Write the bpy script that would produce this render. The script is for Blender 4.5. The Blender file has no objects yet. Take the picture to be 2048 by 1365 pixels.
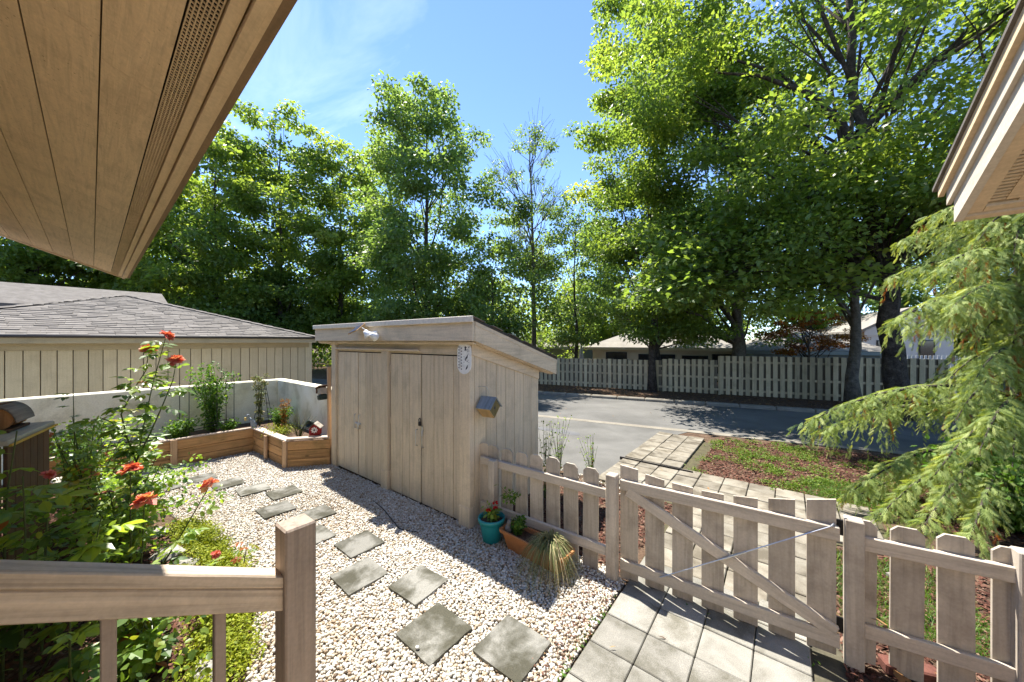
import bpy, math, random
import numpy as np
from mathutils import Vector, Matrix, Euler

SC = bpy.context.scene
COL = SC.collection
rad = math.radians

# ------------------------------------------------------------------ camera
cam = bpy.data.cameras.new('camera')
cam.sensor_width = 36.0
cam.lens = 700.0 / 2048.0 * 36.0
cam.clip_start = 0.05
cam.clip_end = 800.0
camo = bpy.data.objects.new('camera', cam)
COL.objects.link(camo)
camo.location = (0, 0, 2.25)
camo.rotation_euler = (rad(90), 0, rad(38))
SC.camera = camo

# ------------------------------------------------------------------ light: sun comes from (-.50, .155, 1)
SUN_FROM = Vector((-0.50, 0.155, 1.0)).normalized()
sun = bpy.data.lights.new('sun', 'SUN')
sun.energy = 2.5
sun.angle = rad(0.53)
sun.color = (1.0, 0.95, 0.87)
suno = bpy.data.objects.new('sun', sun)
COL.objects.link(suno)
suno.rotation_euler = (-SUN_FROM).to_track_quat('-Z', 'Y').to_euler()
suno.location = (-10, 3, 30)

world = bpy.data.worlds.new('World')
SC.world = world
world.use_nodes = True
wn = world.node_tree
for n in list(wn.nodes):
    wn.nodes.remove(n)
SKY_STRENGTH = 0.075
wout = wn.nodes.new('ShaderNodeOutputWorld')
wbg = wn.nodes.new('ShaderNodeBackground')
wbg.inputs['Strength'].default_value = SKY_STRENGTH
sky = wn.nodes.new('ShaderNodeTexSky')
sky.sky_type = 'NISHITA'
sky.sun_disc = False
sky.sun_elevation = math.asin(SUN_FROM.z)
sky.sun_rotation = math.atan2(SUN_FROM.x, SUN_FROM.y)
sky.air_density = 0.65
sky.dust_density = 0.0
sky.ozone_density = 5.0
wtc = wn.nodes.new('ShaderNodeTexCoord')
wsep = wn.nodes.new('ShaderNodeSeparateXYZ')
wn.links.new(wtc.outputs['Generated'], wsep.inputs[0])
wmax = wn.nodes.new('ShaderNodeMath'); wmax.operation = 'MAXIMUM'; wmax.inputs[1].default_value = 0.06
wn.links.new(wsep.outputs['Z'], wmax.inputs[0])
wdx = wn.nodes.new('ShaderNodeMath'); wdx.operation = 'DIVIDE'
wdy = wn.nodes.new('ShaderNodeMath'); wdy.operation = 'DIVIDE'
wn.links.new(wsep.outputs['X'], wdx.inputs[0]); wn.links.new(wmax.outputs[0], wdx.inputs[1])
wn.links.new(wsep.outputs['Y'], wdy.inputs[0]); wn.links.new(wmax.outputs[0], wdy.inputs[1])
wcmb = wn.nodes.new('ShaderNodeCombineXYZ')
wn.links.new(wdx.outputs[0], wcmb.inputs[0]); wn.links.new(wdy.outputs[0], wcmb.inputs[1])
wmap = wn.nodes.new('ShaderNodeMapping')
wmap.inputs['Rotation'].default_value = (0, 0, rad(25))
wmap.inputs['Scale'].default_value = (0.7, 1.9, 1.0)
wn.links.new(wcmb.outputs[0], wmap.inputs[0])
wnoi = wn.nodes.new('ShaderNodeTexNoise')
wnoi.inputs['Scale'].default_value = 1.3
wnoi.inputs['Detail'].default_value = 7.0
wnoi.inputs['Roughness'].default_value = 0.55
wnoi.inputs['Distortion'].default_value = 0.5
wn.links.new(wmap.outputs[0], wnoi.inputs['Vector'])
wramp = wn.nodes.new('ShaderNodeValToRGB')
wramp.color_ramp.elements[0].position = 0.54; wramp.color_ramp.elements[0].color = (0, 0, 0, 1)
wramp.color_ramp.elements[1].position = 0.80; wramp.color_ramp.elements[1].color = (0.26, 0.26, 0.26, 1)
wn.links.new(wnoi.outputs['Fac'], wramp.inputs[0])
wmix = wn.nodes.new('ShaderNodeMixRGB')
wn.links.new(wramp.outputs[0], wmix.inputs[0])
wn.links.new(sky.outputs[0], wmix.inputs[1])
wmix.inputs[2].default_value = (7.2, 7.6, 8.2, 1)
wn.links.new(wmix.outputs[0], wbg.inputs['Color'])
wn.links.new(wbg.outputs[0], wout.inputs[0])

vs = SC.view_settings
vs.view_transform = 'Standard'
vs.look = 'None'
vs.gamma = 1.0
vs.use_curve_mapping = False
vs.exposure = 2.45
SC.cycles.use_denoising = True
SC.cycles.max_bounces = 10
SC.cycles.diffuse_bounces = 7
SC.cycles.transmission_bounces = 4
SC.cycles.transparent_max_bounces = 4
SC.cycles.caustics_reflective = False
SC.cycles.caustics_refractive = False

# ------------------------------------------------------------------ node and material helpers
def new_mat(name, rough=0.8, spec=0.3):
    m = bpy.data.materials.new(name)
    m.use_nodes = True
    b = m.node_tree.nodes['Principled BSDF']
    b.inputs['Roughness'].default_value = rough
    b.inputs['Specular IOR Level'].default_value = spec
    return m, m.node_tree, b

def coords(nt, scale=(1, 1, 1), jitter=True, kind='Object'):
    tc = nt.nodes.new('ShaderNodeTexCoord')
    v = tc.outputs[kind]
    if jitter:
        oi = nt.nodes.new('ShaderNodeObjectInfo')
        mu = nt.nodes.new('ShaderNodeVectorMath'); mu.operation = 'SCALE'
        mu.inputs[0].default_value = (31.7, 17.3, 23.9)
        nt.links.new(oi.outputs['Random'], mu.inputs['Scale'])
        ad = nt.nodes.new('ShaderNodeVectorMath'); ad.operation = 'ADD'
        nt.links.new(v, ad.inputs[0]); nt.links.new(mu.outputs[0], ad.inputs[1])
        v = ad.outputs[0]
    mp = nt.nodes.new('ShaderNodeMapping')
    mp.inputs['Scale'].default_value = scale
    nt.links.new(v, mp.inputs[0])
    return mp.outputs[0]

def noise(nt, vec, scale, detail=4, rough=0.55, dist=0.0):
    n = nt.nodes.new('ShaderNodeTexNoise')
    n.inputs['Scale'].default_value = scale
    n.inputs['Detail'].default_value = detail
    n.inputs['Roughness'].default_value = rough
    n.inputs['Distortion'].default_value = dist
    nt.links.new(vec, n.inputs['Vector'])
    return n.outputs['Fac']

def ramp(nt, fac, stops):
    r = nt.nodes.new('ShaderNodeValToRGB')
    e = r.color_ramp.elements
    while len(e) < len(stops):
        e.new(0.5)
    for el, (p, c) in zip(e, stops):
        el.position = p
        el.color = (c[0], c[1], c[2], 1) if not isinstance(c, (int, float)) else (c, c, c, 1)
    nt.links.new(fac, r.inputs[0])
    return r.outputs[0]

def mixc(nt, mode, fac, a, b):
    m = nt.nodes.new('ShaderNodeMixRGB')
    m.blend_type = mode
    for sock, v in ((m.inputs[0], fac), (m.inputs[1], a), (m.inputs[2], b)):
        if hasattr(v, 'links') or hasattr(v, 'is_linked'):
            nt.links.new(v, sock)
        elif isinstance(v, (int, float)):
            sock.default_value = v
        else:
            sock.default_value = (v[0], v[1], v[2], 1)
    return m.outputs[0]

def bump(nt, b, height, strength=0.3, dist=0.01):
    n = nt.nodes.new('ShaderNodeBump')
    n.inputs['Strength'].default_value = strength
    n.inputs['Distance'].default_value = dist
    nt.links.new(height, n.inputs['Height'])
    nt.links.new(n.outputs[0], b.inputs['Normal'])

def obj_tone(nt, lo, hi):
    oi = nt.nodes.new('ShaderNodeObjectInfo')
    return ramp(nt, oi.outputs['Random'], [(0, lo), (1, hi)])

def sc3(c, k):
    return tuple(v * k for v in c)

AX = {'X': 0, 'Y': 1, 'Z': 2}
def wood(name, base, axis='Z', contrast=0.22, fine=26.0, along=1.3, rough=0.75, bs=0.35, dirt=(0.16, 0.15, 0.11), dirt_amt=0.35, tone=(0.90, 1.07), knots=False):
    m, nt, b = new_mat(name, rough, 0.25)
    s = [fine] * 3
    s[AX[axis]] = along
    g = noise(nt, coords(nt, tuple(s)), 1.0, 6, 0.62, 0.7)
    c = ramp(nt, g, [(0.28, sc3(base, 1 - contrast)), (0.50, base), (0.74, sc3(base, 1 + contrast * 0.55))])
    v2 = coords(nt, (1, 1, 1))
    blot = noise(nt, v2, 3.1, 5, 0.6, 0.2)
    c = mixc(nt, 'MIX', ramp(nt, blot, [(0.50, 0.0), (0.80, dirt_amt)]), c, dirt)
    fine_n = noise(nt, v2, 60, 3, 0.6)
    c = mixc(nt, 'MULTIPLY', 1.0, c, ramp(nt, fine_n, [(0.3, 0.90), (0.7, 1.05)]))
    if knots:
        vo = nt.nodes.new('ShaderNodeTexVoronoi')
        vo.inputs['Scale'].default_value = 1.0
        ks = [5.5] * 3
        ks[AX[axis]] = 2.6
        nt.links.new(coords(nt, tuple(ks)), vo.inputs['Vector'])
        c = mixc(nt, 'MIX', ramp(nt, vo.outputs['Distance'], [(0.05, 0.85), (0.13, 0.0)]), c, sc3(base, 0.30))
    c = mixc(nt, 'MULTIPLY', 1.0, c, obj_tone(nt, tone[0], tone[1]))
    nt.links.new(c, b.inputs['Base Color'])
    bump(nt, b, g, bs, 0.006)
    return m

def rock(name, cols, scale=3.0, fine=90.0, rough=0.9, bs=0.3, bd=0.006, tone=(0.9, 1.08), kind='Object', jitter=True, spec=0.25, fine_amt=0.2, span=(0.30, 0.72)):
    m, nt, b = new_mat(name, rough, spec)
    v = coords(nt, (1, 1, 1), jitter, kind)
    big = noise(nt, v, scale, 6, 0.6, 0.3)
    n = len(cols)
    c = ramp(nt, big, [(span[0] + (span[1] - span[0]) * i / max(1, n - 1), cc) for i, cc in enumerate(cols)])
    f = noise(nt, v, fine, 3, 0.7)
    c = mixc(nt, 'MULTIPLY', 1.0, c, ramp(nt, f, [(0.3, 1 - fine_amt), (0.7, 1 + fine_amt)]))
    c = mixc(nt, 'MULTIPLY', 1.0, c, obj_tone(nt, tone[0], tone[1]))
    nt.links.new(c, b.inputs['Base Color'])
    bump(nt, b, f, bs, bd)
    return m

def plain(name, col, rough=0.6, metal=0.0, spec=0.4, var=0.12):
    m, nt, b = new_mat(name, rough, spec)
    f = noise(nt, coords(nt), 18, 4, 0.6)
    nt.links.new(ramp(nt, f, [(0.3, sc3(col, 1 - var)), (0.7, sc3(col, 1 + var))]), b.inputs['Base Color'])
    b.inputs['Metallic'].default_value = metal
    return m

def tinted(name, stops, rough=0.55, spec=0.3, trans=0.0, tcol=1.35, obj_var=None):
    """colour from the 'tint' attribute of each piece; trans > 0 adds light shining through (leaves)"""
    m, nt, b = new_mat(name, rough, spec)
    at = nt.nodes.new('ShaderNodeAttribute')
    at.attribute_name = 'tint'
    c = ramp(nt, at.outputs['Fac'], stops)
    if obj_var:
        c = mixc(nt, 'MULTIPLY', 1.0, c, obj_tone(nt, obj_var[0], obj_var[1]))
    nt.links.new(c, b.inputs['Base Color'])
    if trans > 0:
        tr = nt.nodes.new('ShaderNodeBsdfTranslucent')
        nt.links.new(mixc(nt, 'MULTIPLY', 1.0, c, (1.32 * tcol, 1.22 * tcol, 0.50 * tcol)), tr.inputs['Color'])
        mx = nt.nodes.new('ShaderNodeMixShader')
        mx.inputs[0].default_value = trans
        nt.links.new(b.outputs[0], mx.inputs[1]); nt.links.new(tr.outputs[0], mx.inputs[2])
        nt.links.new(mx.outputs[0], nt.nodes['Material Output'].inputs['Surface'])
    return m

# ------------------------------------------------------------------ mesh helpers
def cbox_data(sx, sy, sz, b):
    h = (sx / 2, sy / 2, sz / 2)
    b = min(b, min(h) * 0.8)
    V, idx = [], {}
    for i in (-1, 1):
        for j in (-1, 1):
            for k in (-1, 1):
                s = (i, j, k)
                for a in range(3):
                    p = [s[q] * (h[q] - (0 if q == a else b)) for q in range(3)]
                    idx[(s, a)] = len(V)
                    V.append(tuple(p))
    Fc = []
    def add(f):
        pts = [Vector(V[q]) for q in f]
        c = sum(pts, Vector()) / len(pts)
        nrm = (pts[1] - pts[0]).cross(pts[2] - pts[0])
        Fc.append(tuple(f) if nrm.dot(c) > 0 else tuple(reversed(f)))
    for a in range(3):
        o = [q for q in range(3) if q != a]
        for s in (-1, 1):
            f = []
            for (p, q) in ((-1, -1), (1, -1), (1, 1), (-1, 1)):
                t = [0, 0, 0]; t[a] = s; t[o[0]] = p; t[o[1]] = q
                f.append(idx[(tuple(t), a)])
            add(f)
        for p in (-1, 1):
            for q in (-1, 1):
                t0 = [0, 0, 0]; t1 = [0, 0, 0]
                t0[a] = -1; t1[a] = 1
                for t in (t0, t1):
                    t[o[0]] = p; t[o[1]] = q
                add([idx[(tuple(t0), o[0])], idx[(tuple(t1), o[0])], idx[(tuple(t1), o[1])], idx[(tuple(t0), o[1])]])
    for i in (-1, 1):
        for j in (-1, 1):
            for k in (-1, 1):
                add([idx[((i, j, k), a)] for a in range(3)])
    return V, Fc

def make_mesh(name, V, Fc, mat, smooth=False):
    me = bpy.data.meshes.new(name)
    me.from_pydata([tuple(v) for v in V], [], Fc)
    me.update()
    if mat is not None:
        me.materials.append(mat)
    if smooth:
        me.polygons.foreach_set('use_smooth', [True] * len(me.polygons))
    return me

_cache = {}
def cb(sx, sy, sz, mat, b=0.004):
    key = (round(sx, 4), round(sy, 4), round(sz, 4), mat.name, b)
    if key not in _cache:
        V, Fc = cbox_data(sx, sy, sz, b)
        _cache[key] = make_mesh('board', V, Fc, mat)
    return _cache[key]

def prism(name, poly, t, mat, plane='XZ', b=0):
    """poly (a,b) extruded by t along the third axis, centred on it"""
    V = []
    for s in (-t / 2, t / 2):
        for (p, q) in poly:
            V.append((p, s, q) if plane == 'XZ' else ((p, q, s) if plane == 'XY' else (s, p, q)))
    n = len(poly)
    Fc = [tuple(range(n)), tuple(range(2 * n - 1, n - 1, -1))]
    for i in range(n):
        j = (i + 1) % n
        Fc.append((i, n + i, n + j, j))
    me = make_mesh(name, V, Fc, mat)
    fix_normals(me)
    return me

def fix_normals(me):
    import bmesh
    bm = bmesh.new(); bm.from_mesh(me)
    bmesh.ops.recalc_face_normals(bm, faces=bm.faces)
    bm.to_mesh(me); bm.free()

class MB:
    def __init__(self):
        self.V, self.F = [], []
    def add(self, V, Fc, mtx=None):
        o = len(self.V)
        if mtx is not None:
            V = [mtx @ Vector(v) for v in V]
        self.V += [tuple(v) for v in V]
        self.F += [tuple(q + o for q in f) for f in Fc]
    def box(self, c, s, b=0.003, rot=(0, 0, 0)):
        V, Fc = cbox_data(s[0], s[1], s[2], b)
        self.add(V, Fc, Matrix.Translation(c) @ Euler(rot).to_matrix().to_4x4())
    def tube(self, pts, radii, n=6, cap=True):
        pts = [Vector(p) for p in pts]
        if isinstance(radii, (int, float)):
            radii = [radii] * len(pts)
        V, Fc = [], []
        ref = None
        for i, p in enumerate(pts):
            d = (pts[min(i + 1, len(pts) - 1)] - pts[max(i - 1, 0)])
            if d.length < 1e-9:
                d = Vector((0, 0, 1))
            d.normalize()
            if ref is None:
                ref = d.cross(Vector((0.31, 0.17, 0.93)) if abs(d.z) < 0.9 else Vector((1, 0, 0)))
            ref = (ref - d * ref.dot(d))
            ref.normalize()
            w = d.cross(ref)
            for k in range(n):
                a = 2 * math.pi * k / n
                V.append(p + (ref * math.cos(a) + w * math.sin(a)) * radii[i])
        for i in range(len(pts) - 1):
            for k in range(n):
                k2 = (k + 1) % n
                Fc.append((i * n + k, i * n + k2, (i + 1) * n + k2, (i + 1) * n + k))
        if cap:
            Fc.append(tuple(range(n - 1, -1, -1)))
            Fc.append(tuple((len(pts) - 1) * n + k for k in range(n)))
        self.add(V, Fc)
    def lathe(self, prof, n=24, c=(0, 0, 0)):
        V, Fc = [], []
        for (r, z) in prof:
            for k in range(n):
                a = 2 * math.pi * k / n
                V.append((c[0] + r * math.cos(a), c[1] + r * math.sin(a), c[2] + z))
        for i in range(len(prof) - 1):
            for k in range(n):
                k2 = (k + 1) % n
                Fc.append((i * n + k, i * n + k2, (i + 1) * n + k2, (i + 1) * n + k))
        self.add(V, Fc)
    def mesh(self, name, mat, smooth=False, fix=False):
        me = make_mesh(name, self.V, self.F, mat, smooth)
        if fix:
            fix_normals(me)
        return me

def link(name, me, loc=(0, 0, 0), rot=(0, 0, 0), parent=None, scale=None):
    o = bpy.data.objects.new(name, me)
    COL.objects.link(o)
    o.location = loc
    o.rotation_euler = rot
    if scale is not None:
        o.scale = scale if not isinstance(scale, (int, float)) else (scale,) * 3
    if parent is not None:
        o.parent = parent
    return o

def tag(o, label=None, cat=None, group=None, kind=None):
    if label: o['label'] = label
    if cat: o['category'] = cat
    if group: o['group'] = group
    if kind: o['kind'] = kind
    return o

def thing(name, label, cat, loc=(0, 0, 0), rz=0.0, group=None):
    o = link(name, None, loc, (0, 0, rz))
    o.empty_display_size = 0.2
    return tag(o, label, cat, group)

def stuff(o):
    o['kind'] = 'stuff'
    return o

def frames(d, up):
    d = d / np.maximum(np.linalg.norm(d, axis=1, keepdims=True), 1e-9)
    z = up - d * np.sum(up * d, axis=1, keepdims=True)
    z = z / np.maximum(np.linalg.norm(z, axis=1, keepdims=True), 1e-9)
    y = np.cross(z, d)
    return np.stack([d, y, z], axis=2)

def scatter(name, T, Fc, P, Rm, S, tint, mat, smooth=False):
    T = np.asarray(T, float); Fc = np.asarray(Fc, int)
    n, k, m, fv = len(P), len(T), len(Fc), Fc.shape[1]
    S = np.asarray(S, float)
    if S.ndim == 1:
        S = np.repeat(S[:, None], 3, 1)
    L = T[None, :, :] * S[:, None, :]
    V = np.einsum('nij,nkj->nki', Rm, L) + P[:, None, :]
    me = bpy.data.meshes.new(name)
    me.vertices.add(n * k)
    me.vertices.foreach_set('co', V.astype(np.float32).ravel())
    loops = (Fc[None, :, :] + (np.arange(n) * k)[:, None, None]).ravel().astype(np.int32)
    me.loops.add(len(loops))
    me.loops.foreach_set('vertex_index', loops)
    me.polygons.add(n * m)
    me.polygons.foreach_set('loop_start', (np.arange(n * m) * fv).astype(np.int32))
    if smooth:
        me.polygons.foreach_set('use_smooth', np.ones(n * m, dtype=bool))
    a = me.attributes.new('tint', 'FLOAT', 'FACE')
    a.data.foreach_set('value', np.repeat(np.clip(tint, 0, 1), m).astype(np.float32))
    me.update(calc_edges=True)
    me.materials.append(mat)
    return me

def randrot(rng, n):
    d = rng.normal(size=(n, 3)); u = rng.normal(size=(n, 3))
    return frames(d, u)

LEAF = ([(0, 0, 0), (0.45, 0.30, 0.07), (1, 0, -0.06), (0.45, -0.30, 0.07)], [(0, 2, 1), (0, 3, 2)])
_ml = [(0, 0, 0), (0.05, 0.34, 0.03), (0.36, 0.52, -0.03), (0.45, 0.20, 0.04), (0.72, 0.22, 0.0), (1.0, 0, -0.08),
       (0.72, -0.22, 0.0), (0.45, -0.20, 0.04), (0.36, -0.52, -0.03), (0.05, -0.34, 0.03), (0.38, 0, 0.06)]
MAPLE = (_ml, [(10, i + 1, i) for i in range(9)] + [(10, 0, 9)])
ROSE_T = ([(0, 0, 0), (0.25, 0.26, 0.03), (0.6, 0.30, 0.02), (1.0, 0, -0.10), (0.6, -0.30, 0.02), (0.25, -0.26, 0.03), (0.5, 0, -0.04)],
          [(6, 1, 0), (6, 2, 1), (6, 3, 2), (6, 4, 3), (6, 5, 4), (6, 0, 5)])
BLADE = ([(0, 0.03, 0), (0, -0.03, 0), (0.5, 0.02, 0.0), (0.5, -0.02, 0.0), (1, 0, -0.10)], [(0, 1, 3), (0, 3, 2), (2, 3, 4)])
_t = (1 + 5 ** 0.5) / 2
ICO = (np.array([(-1, _t, 0), (1, _t, 0), (-1, -_t, 0), (1, -_t, 0), (0, -1, _t), (0, 1, _t), (0, -1, -_t), (0, 1, -_t), (_t, 0, -1), (_t, 0, 1), (-_t, 0, -1), (-_t, 0, 1)]) / math.hypot(1, _t),
       [(0, 11, 5), (0, 5, 1), (0, 1, 7), (0, 7, 10), (0, 10, 11), (1, 5, 9), (5, 11, 4), (11, 10, 2), (10, 7, 6), (7, 1, 8), (3, 9, 4), (3, 4, 2), (3, 2, 6), (3, 6, 8), (3, 8, 9), (4, 9, 5), (2, 4, 11), (6, 2, 10), (8, 6, 7), (9, 8, 1)])
CHIP = ([(-0.5, -0.5, 0), (0.5, -0.4, 0.1), (0.45, 0.5, 0), (-0.5, 0.4, 0.12), (0, 0, 0.45)], [(0, 1, 4), (1, 2, 4), (2, 3, 4), (3, 0, 4)])

def in_poly(P, poly):
    x, y = P[:, 0], P[:, 1]
    ins = np.zeros(len(P), bool)
    n = len(poly)
    for i in range(n):
        x1, y1 = poly[i]; x2, y2 = poly[(i + 1) % n]
        c = ((y1 > y) != (y2 > y)) & (x < (x2 - x1) * (y - y1) / ((y2 - y1) if y2 != y1 else 1e-9) + x1)
        ins ^= c
    return ins

def sample_poly(rng, poly, n):
    A = np.array(poly); lo, hi = A.min(0), A.max(0)
    out = np.zeros((0, 2))
    while len(out) < n:
        P = rng.uniform(lo, hi, size=(n * 2, 2))
        out = np.concatenate([out, P[in_poly(P, poly)]])
    return out[:n]

def sheet(name, poly, z, mat, kind='structure'):
    me = make_mesh(name, [(p[0], p[1], z) for p in poly], [tuple(range(len(poly)))], mat)
    if me.polygons[0].normal.z < 0:
        me.flip_normals()
    o = link(name, me)
    if kind: o['kind'] = kind
    return o

# ------------------------------------------------------------------ materials
TAUPE = (0.68, 0.565, 0.41)
TZ = wood('taupe paint upright', TAUPE, 'Z')
TX = wood('taupe paint along x', TAUPE, 'X')
TY = wood('taupe paint along y', TAUPE, 'Y')
FENCE_C = (0.50, 0.435, 0.355)
FZ = wood('weathered fence paint upright', FENCE_C, 'Z', 0.26, bs=0.5, dirt=(0.15, 0.12, 0.09), dirt_amt=0.70, tone=(0.80, 1.08))
FX = wood('weathered fence paint along x', sc3(FENCE_C, 1.12), 'X', 0.25, bs=0.5, dirt=(0.20, 0.17, 0.14), dirt_amt=0.35)
RAILM = wood('worn grey brown railing paint', (0.53, 0.425, 0.315), 'Y', 0.40, 34, 0.9, bs=0.8, dirt=(0.15, 0.12, 0.09), dirt_amt=0.4)
POSTM = wood('worn grey brown post paint', (0.31, 0.245, 0.195), 'Z', 0.34, 30, 0.9, bs=0.7, dirt=(0.12, 0.10, 0.08), dirt_amt=0.45)
NEIGH = wood('olive taupe siding', (0.55, 0.475, 0.325), 'Z', 0.12, 30, 1.5, bs=0.25, dirt=(0.20, 0.15, 0.10), dirt_amt=0.30)
TRIMN = wood('tan fascia paint', (0.42, 0.355, 0.235), 'Y', 0.10, bs=0.2)
BACKF = wood('greyed fence boards', (0.52, 0.42, 0.255), 'Z', 0.22, bs=0.4, dirt=(0.10, 0.10, 0.06), dirt_amt=0.5, tone=(0.78, 1.12))
BACKSHADE = wood('fence boards in painted shade', (0.17, 0.14, 0.095), 'Z', 0.3, bs=0.4)  # back boards coloured dark to stand for deep shade between the front boards
CEDAR = wood('orange brown planter timber', (0.47, 0.265, 0.115), 'X', 0.45, 24, 1.2, bs=0.4, dirt=(0.10, 0.10, 0.035), dirt_amt=0.75, tone=(0.8, 1.15), knots=True)
CEDARY = wood('orange brown planter timber y', (0.47, 0.265, 0.115), 'Y', 0.45, 24, 1.2, bs=0.4, dirt=(0.09, 0.095, 0.03), dirt_amt=0.80, tone=(0.8, 1.15), knots=True)
CEDARZ = wood('pinkish planter stake timber', (0.50, 0.33, 0.20), 'Z', 0.30, bs=0.3, dirt_amt=0.2)
CAPW = wood('bleached planter capping', (0.56, 0.45, 0.36), 'X', 0.25, bs=0.4)
BROWNW = wood('dark brown timber', (0.125, 0.066, 0.040), 'Z', 0.35, bs=0.5, dirt=(0.03, 0.02, 0.015), dirt_amt=0.5)
SOFF = wood('tan soffit plywood', (0.70, 0.53, 0.34), 'X', 0.20, 46, 3.0, rough=0.6, bs=0.5, dirt=(0.24, 0.16, 0.09), dirt_amt=0.38, tone=(0.90, 1.04), knots=False)
def pits(m):
    nt = m.node_tree
    b = nt.nodes['Principled BSDF']
    src = b.inputs['Base Color'].links[0].from_socket
    vo = nt.nodes.new('ShaderNodeTexVoronoi')
    vo.inputs['Scale'].default_value = 34
    nt.links.new(coords(nt, (1, 1, 1), True), vo.inputs['Vector'])
    msk = noise(nt, coords(nt, (1, 1, 1), True), 2.2, 3)
    f = mixc(nt, 'MULTIPLY', 1.0, ramp(nt, vo.outputs['Distance'], [(0.06, 0.75), (0.16, 0.0)]), ramp(nt, msk, [(0.42, 0.0), (0.62, 1.0)]))
    nt.links.new(mixc(nt, 'MIX', f, src, (0.16, 0.09, 0.045)), b.inputs['Base Color'])
    return m
pits(SOFF)
SOFT = wood('tan eave trim', (0.68, 0.525, 0.34), 'X', 0.12, bs=0.25, dirt=(0.22, 0.16, 0.10), dirt_amt=0.35)
RAKE = wood('pale eave trim', (0.62, 0.545, 0.44), 'Y', 0.10, bs=0.2, dirt=(0.35, 0.27, 0.18), dirt_amt=0.35)
DARK = plain('dark gap', (0.015, 0.012, 0.010), 0.9)
BLACKM = plain('black metal', (0.02, 0.02, 0.022), 0.45, 0.6)
STEEL = plain('galvanised steel', (0.55, 0.56, 0.57), 0.35, 0.9)
GUTTER = plain('dark roof edge', (0.045, 0.038, 0.035), 0.6)
WHITE = plain('white enamel', (0.80, 0.80, 0.78), 0.35)
BLACKP = plain('black print', (0.03, 0.03, 0.04), 0.5)
SHING = rock('grey brown shingles', [(0.118, 0.105, 0.092), (0.158, 0.142, 0.125), (0.198, 0.18, 0.162)], 6, 160, 0.9, 0.5, 0.004, (0.74, 1.15))
SHINGFAR = rock('far roof shingles', [(0.19, 0.175, 0.155), (0.26, 0.24, 0.21)], 2, 60, 0.95, 0.4, 0.01)
STUCCO = rock('cream white stucco wall', [(0.58, 0.53, 0.37), (0.80, 0.75, 0.575), (0.86, 0.82, 0.67)], 1.6, 60, 0.9, 0.35, 0.004, (1, 1), fine_amt=0.10, span=(0.36, 0.60))
CREAM = rock('cream house wall', [(0.52, 0.46, 0.30), (0.60, 0.54, 0.37)], 1, 40, 0.9, 0.1, fine_amt=0.05)
WHITEW = rock('white house wall', [(0.50, 0.50, 0.49), (0.56, 0.56, 0.545)], 1, 40, 0.9, 0.1, fine_amt=0.04)
GREYW = rock('grey green house wall', [(0.22, 0.25, 0.24), (0.27, 0.30, 0.28)], 1, 40, 0.9, 0.1, fine_amt=0.05)
PAVER = rock('concrete pavers', [(0.135, 0.127, 0.100), (0.225, 0.215, 0.185), (0.285, 0.272, 0.238)], 3.4, 190, 0.92, 0.5, 0.003, (0.80, 1.1), fine_amt=0.38, span=(0.36, 0.64))
PAVER2 = rock('tan path pavers', [(0.12, 0.103, 0.075), (0.215, 0.19, 0.147), (0.275, 0.25, 0.20)], 3.0, 120, 0.92, 0.4, 0.003, (0.78, 1.1), fine_amt=0.2, span=(0.36, 0.64))
SLAB = rock('mossy grey stepping stone', [(0.062, 0.059, 0.042), (0.120, 0.116, 0.096), (0.215, 0.209, 0.185)], 3.6, 210, 0.95, 0.6, 0.003, (0.82, 1.15), fine_amt=0.42, span=(0.40, 0.60))
STONE = rock('field stone', [(0.20, 0.19, 0.16), (0.33, 0.31, 0.27), (0.42, 0.40, 0.36)], 9, 60, 0.95, 0.7, 0.01)
BRICK = rock('dull red brick', [(0.10, 0.038, 0.028), (0.16, 0.065, 0.048)], 14, 90, 0.9, 0.5)
ASPH = rock('road asphalt', [(0.080, 0.077, 0.071), (0.125, 0.121, 0.112), (0.165, 0.160, 0.148)], 0.55, 150, 0.9, 0.5, 0.004, (1, 1), jitter=False, fine_amt=0.22)
DRIVE = rock('driveway asphalt', [(0.092, 0.089, 0.082), (0.128, 0.124, 0.114), (0.16, 0.155, 0.142)], 0.9, 130, 0.9, 0.5, 0.004, (1, 1), jitter=False, fine_amt=0.18)
CONC = rock('pale concrete kerb', [(0.17, 0.152, 0.122), (0.27, 0.245, 0.20)], 3, 80, 0.92, 0.4, fine_amt=0.15)
SOIL = rock('brown soil and litter', [(0.055, 0.034, 0.022), (0.105, 0.066, 0.042), (0.15, 0.10, 0.065)], 5, 40, 1.0, 0.8, 0.02, (1, 1), jitter=False, fine_amt=0.45)
GRAVB = rock('sandy gravel base', [(0.28, 0.235, 0.175), (0.44, 0.38, 0.30)], 9, 70, 1.0, 0.8, 0.01, (1, 1), jitter=False, fine_amt=0.35)
TERRA = rock('terracotta', [(0.38, 0.15, 0.055), (0.47, 0.205, 0.08)], 5, 60, 0.75, 0.15, fine_amt=0.08)
TEAL = plain('teal glazed plastic', (0.012, 0.225, 0.245), 0.38, 0, 0.5, 0.06)
POTW = plain('pale stone pot', (0.50, 0.47, 0.40), 0.7)
GLASS = plain('dark window glass', (0.022, 0.026, 0.028), 0.08, 0.0, 0.8)
BARK = rock('grey brown bark', [(0.030, 0.024, 0.019), (0.075, 0.060, 0.047), (0.125, 0.105, 0.082)], 7, 30, 1.0, 1.0, 0.05, (0.85, 1.15), fine_amt=0.4)
BARKL = rock('pale bark', [(0.08, 0.068, 0.053), (0.15, 0.13, 0.10), (0.20, 0.175, 0.14)], 7, 30, 1.0, 0.9, 0.04, fine_amt=0.3)
CANE = plain('green brown cane', (0.075, 0.095, 0.03), 0.6, 0, 0.3, 0.3)
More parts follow.
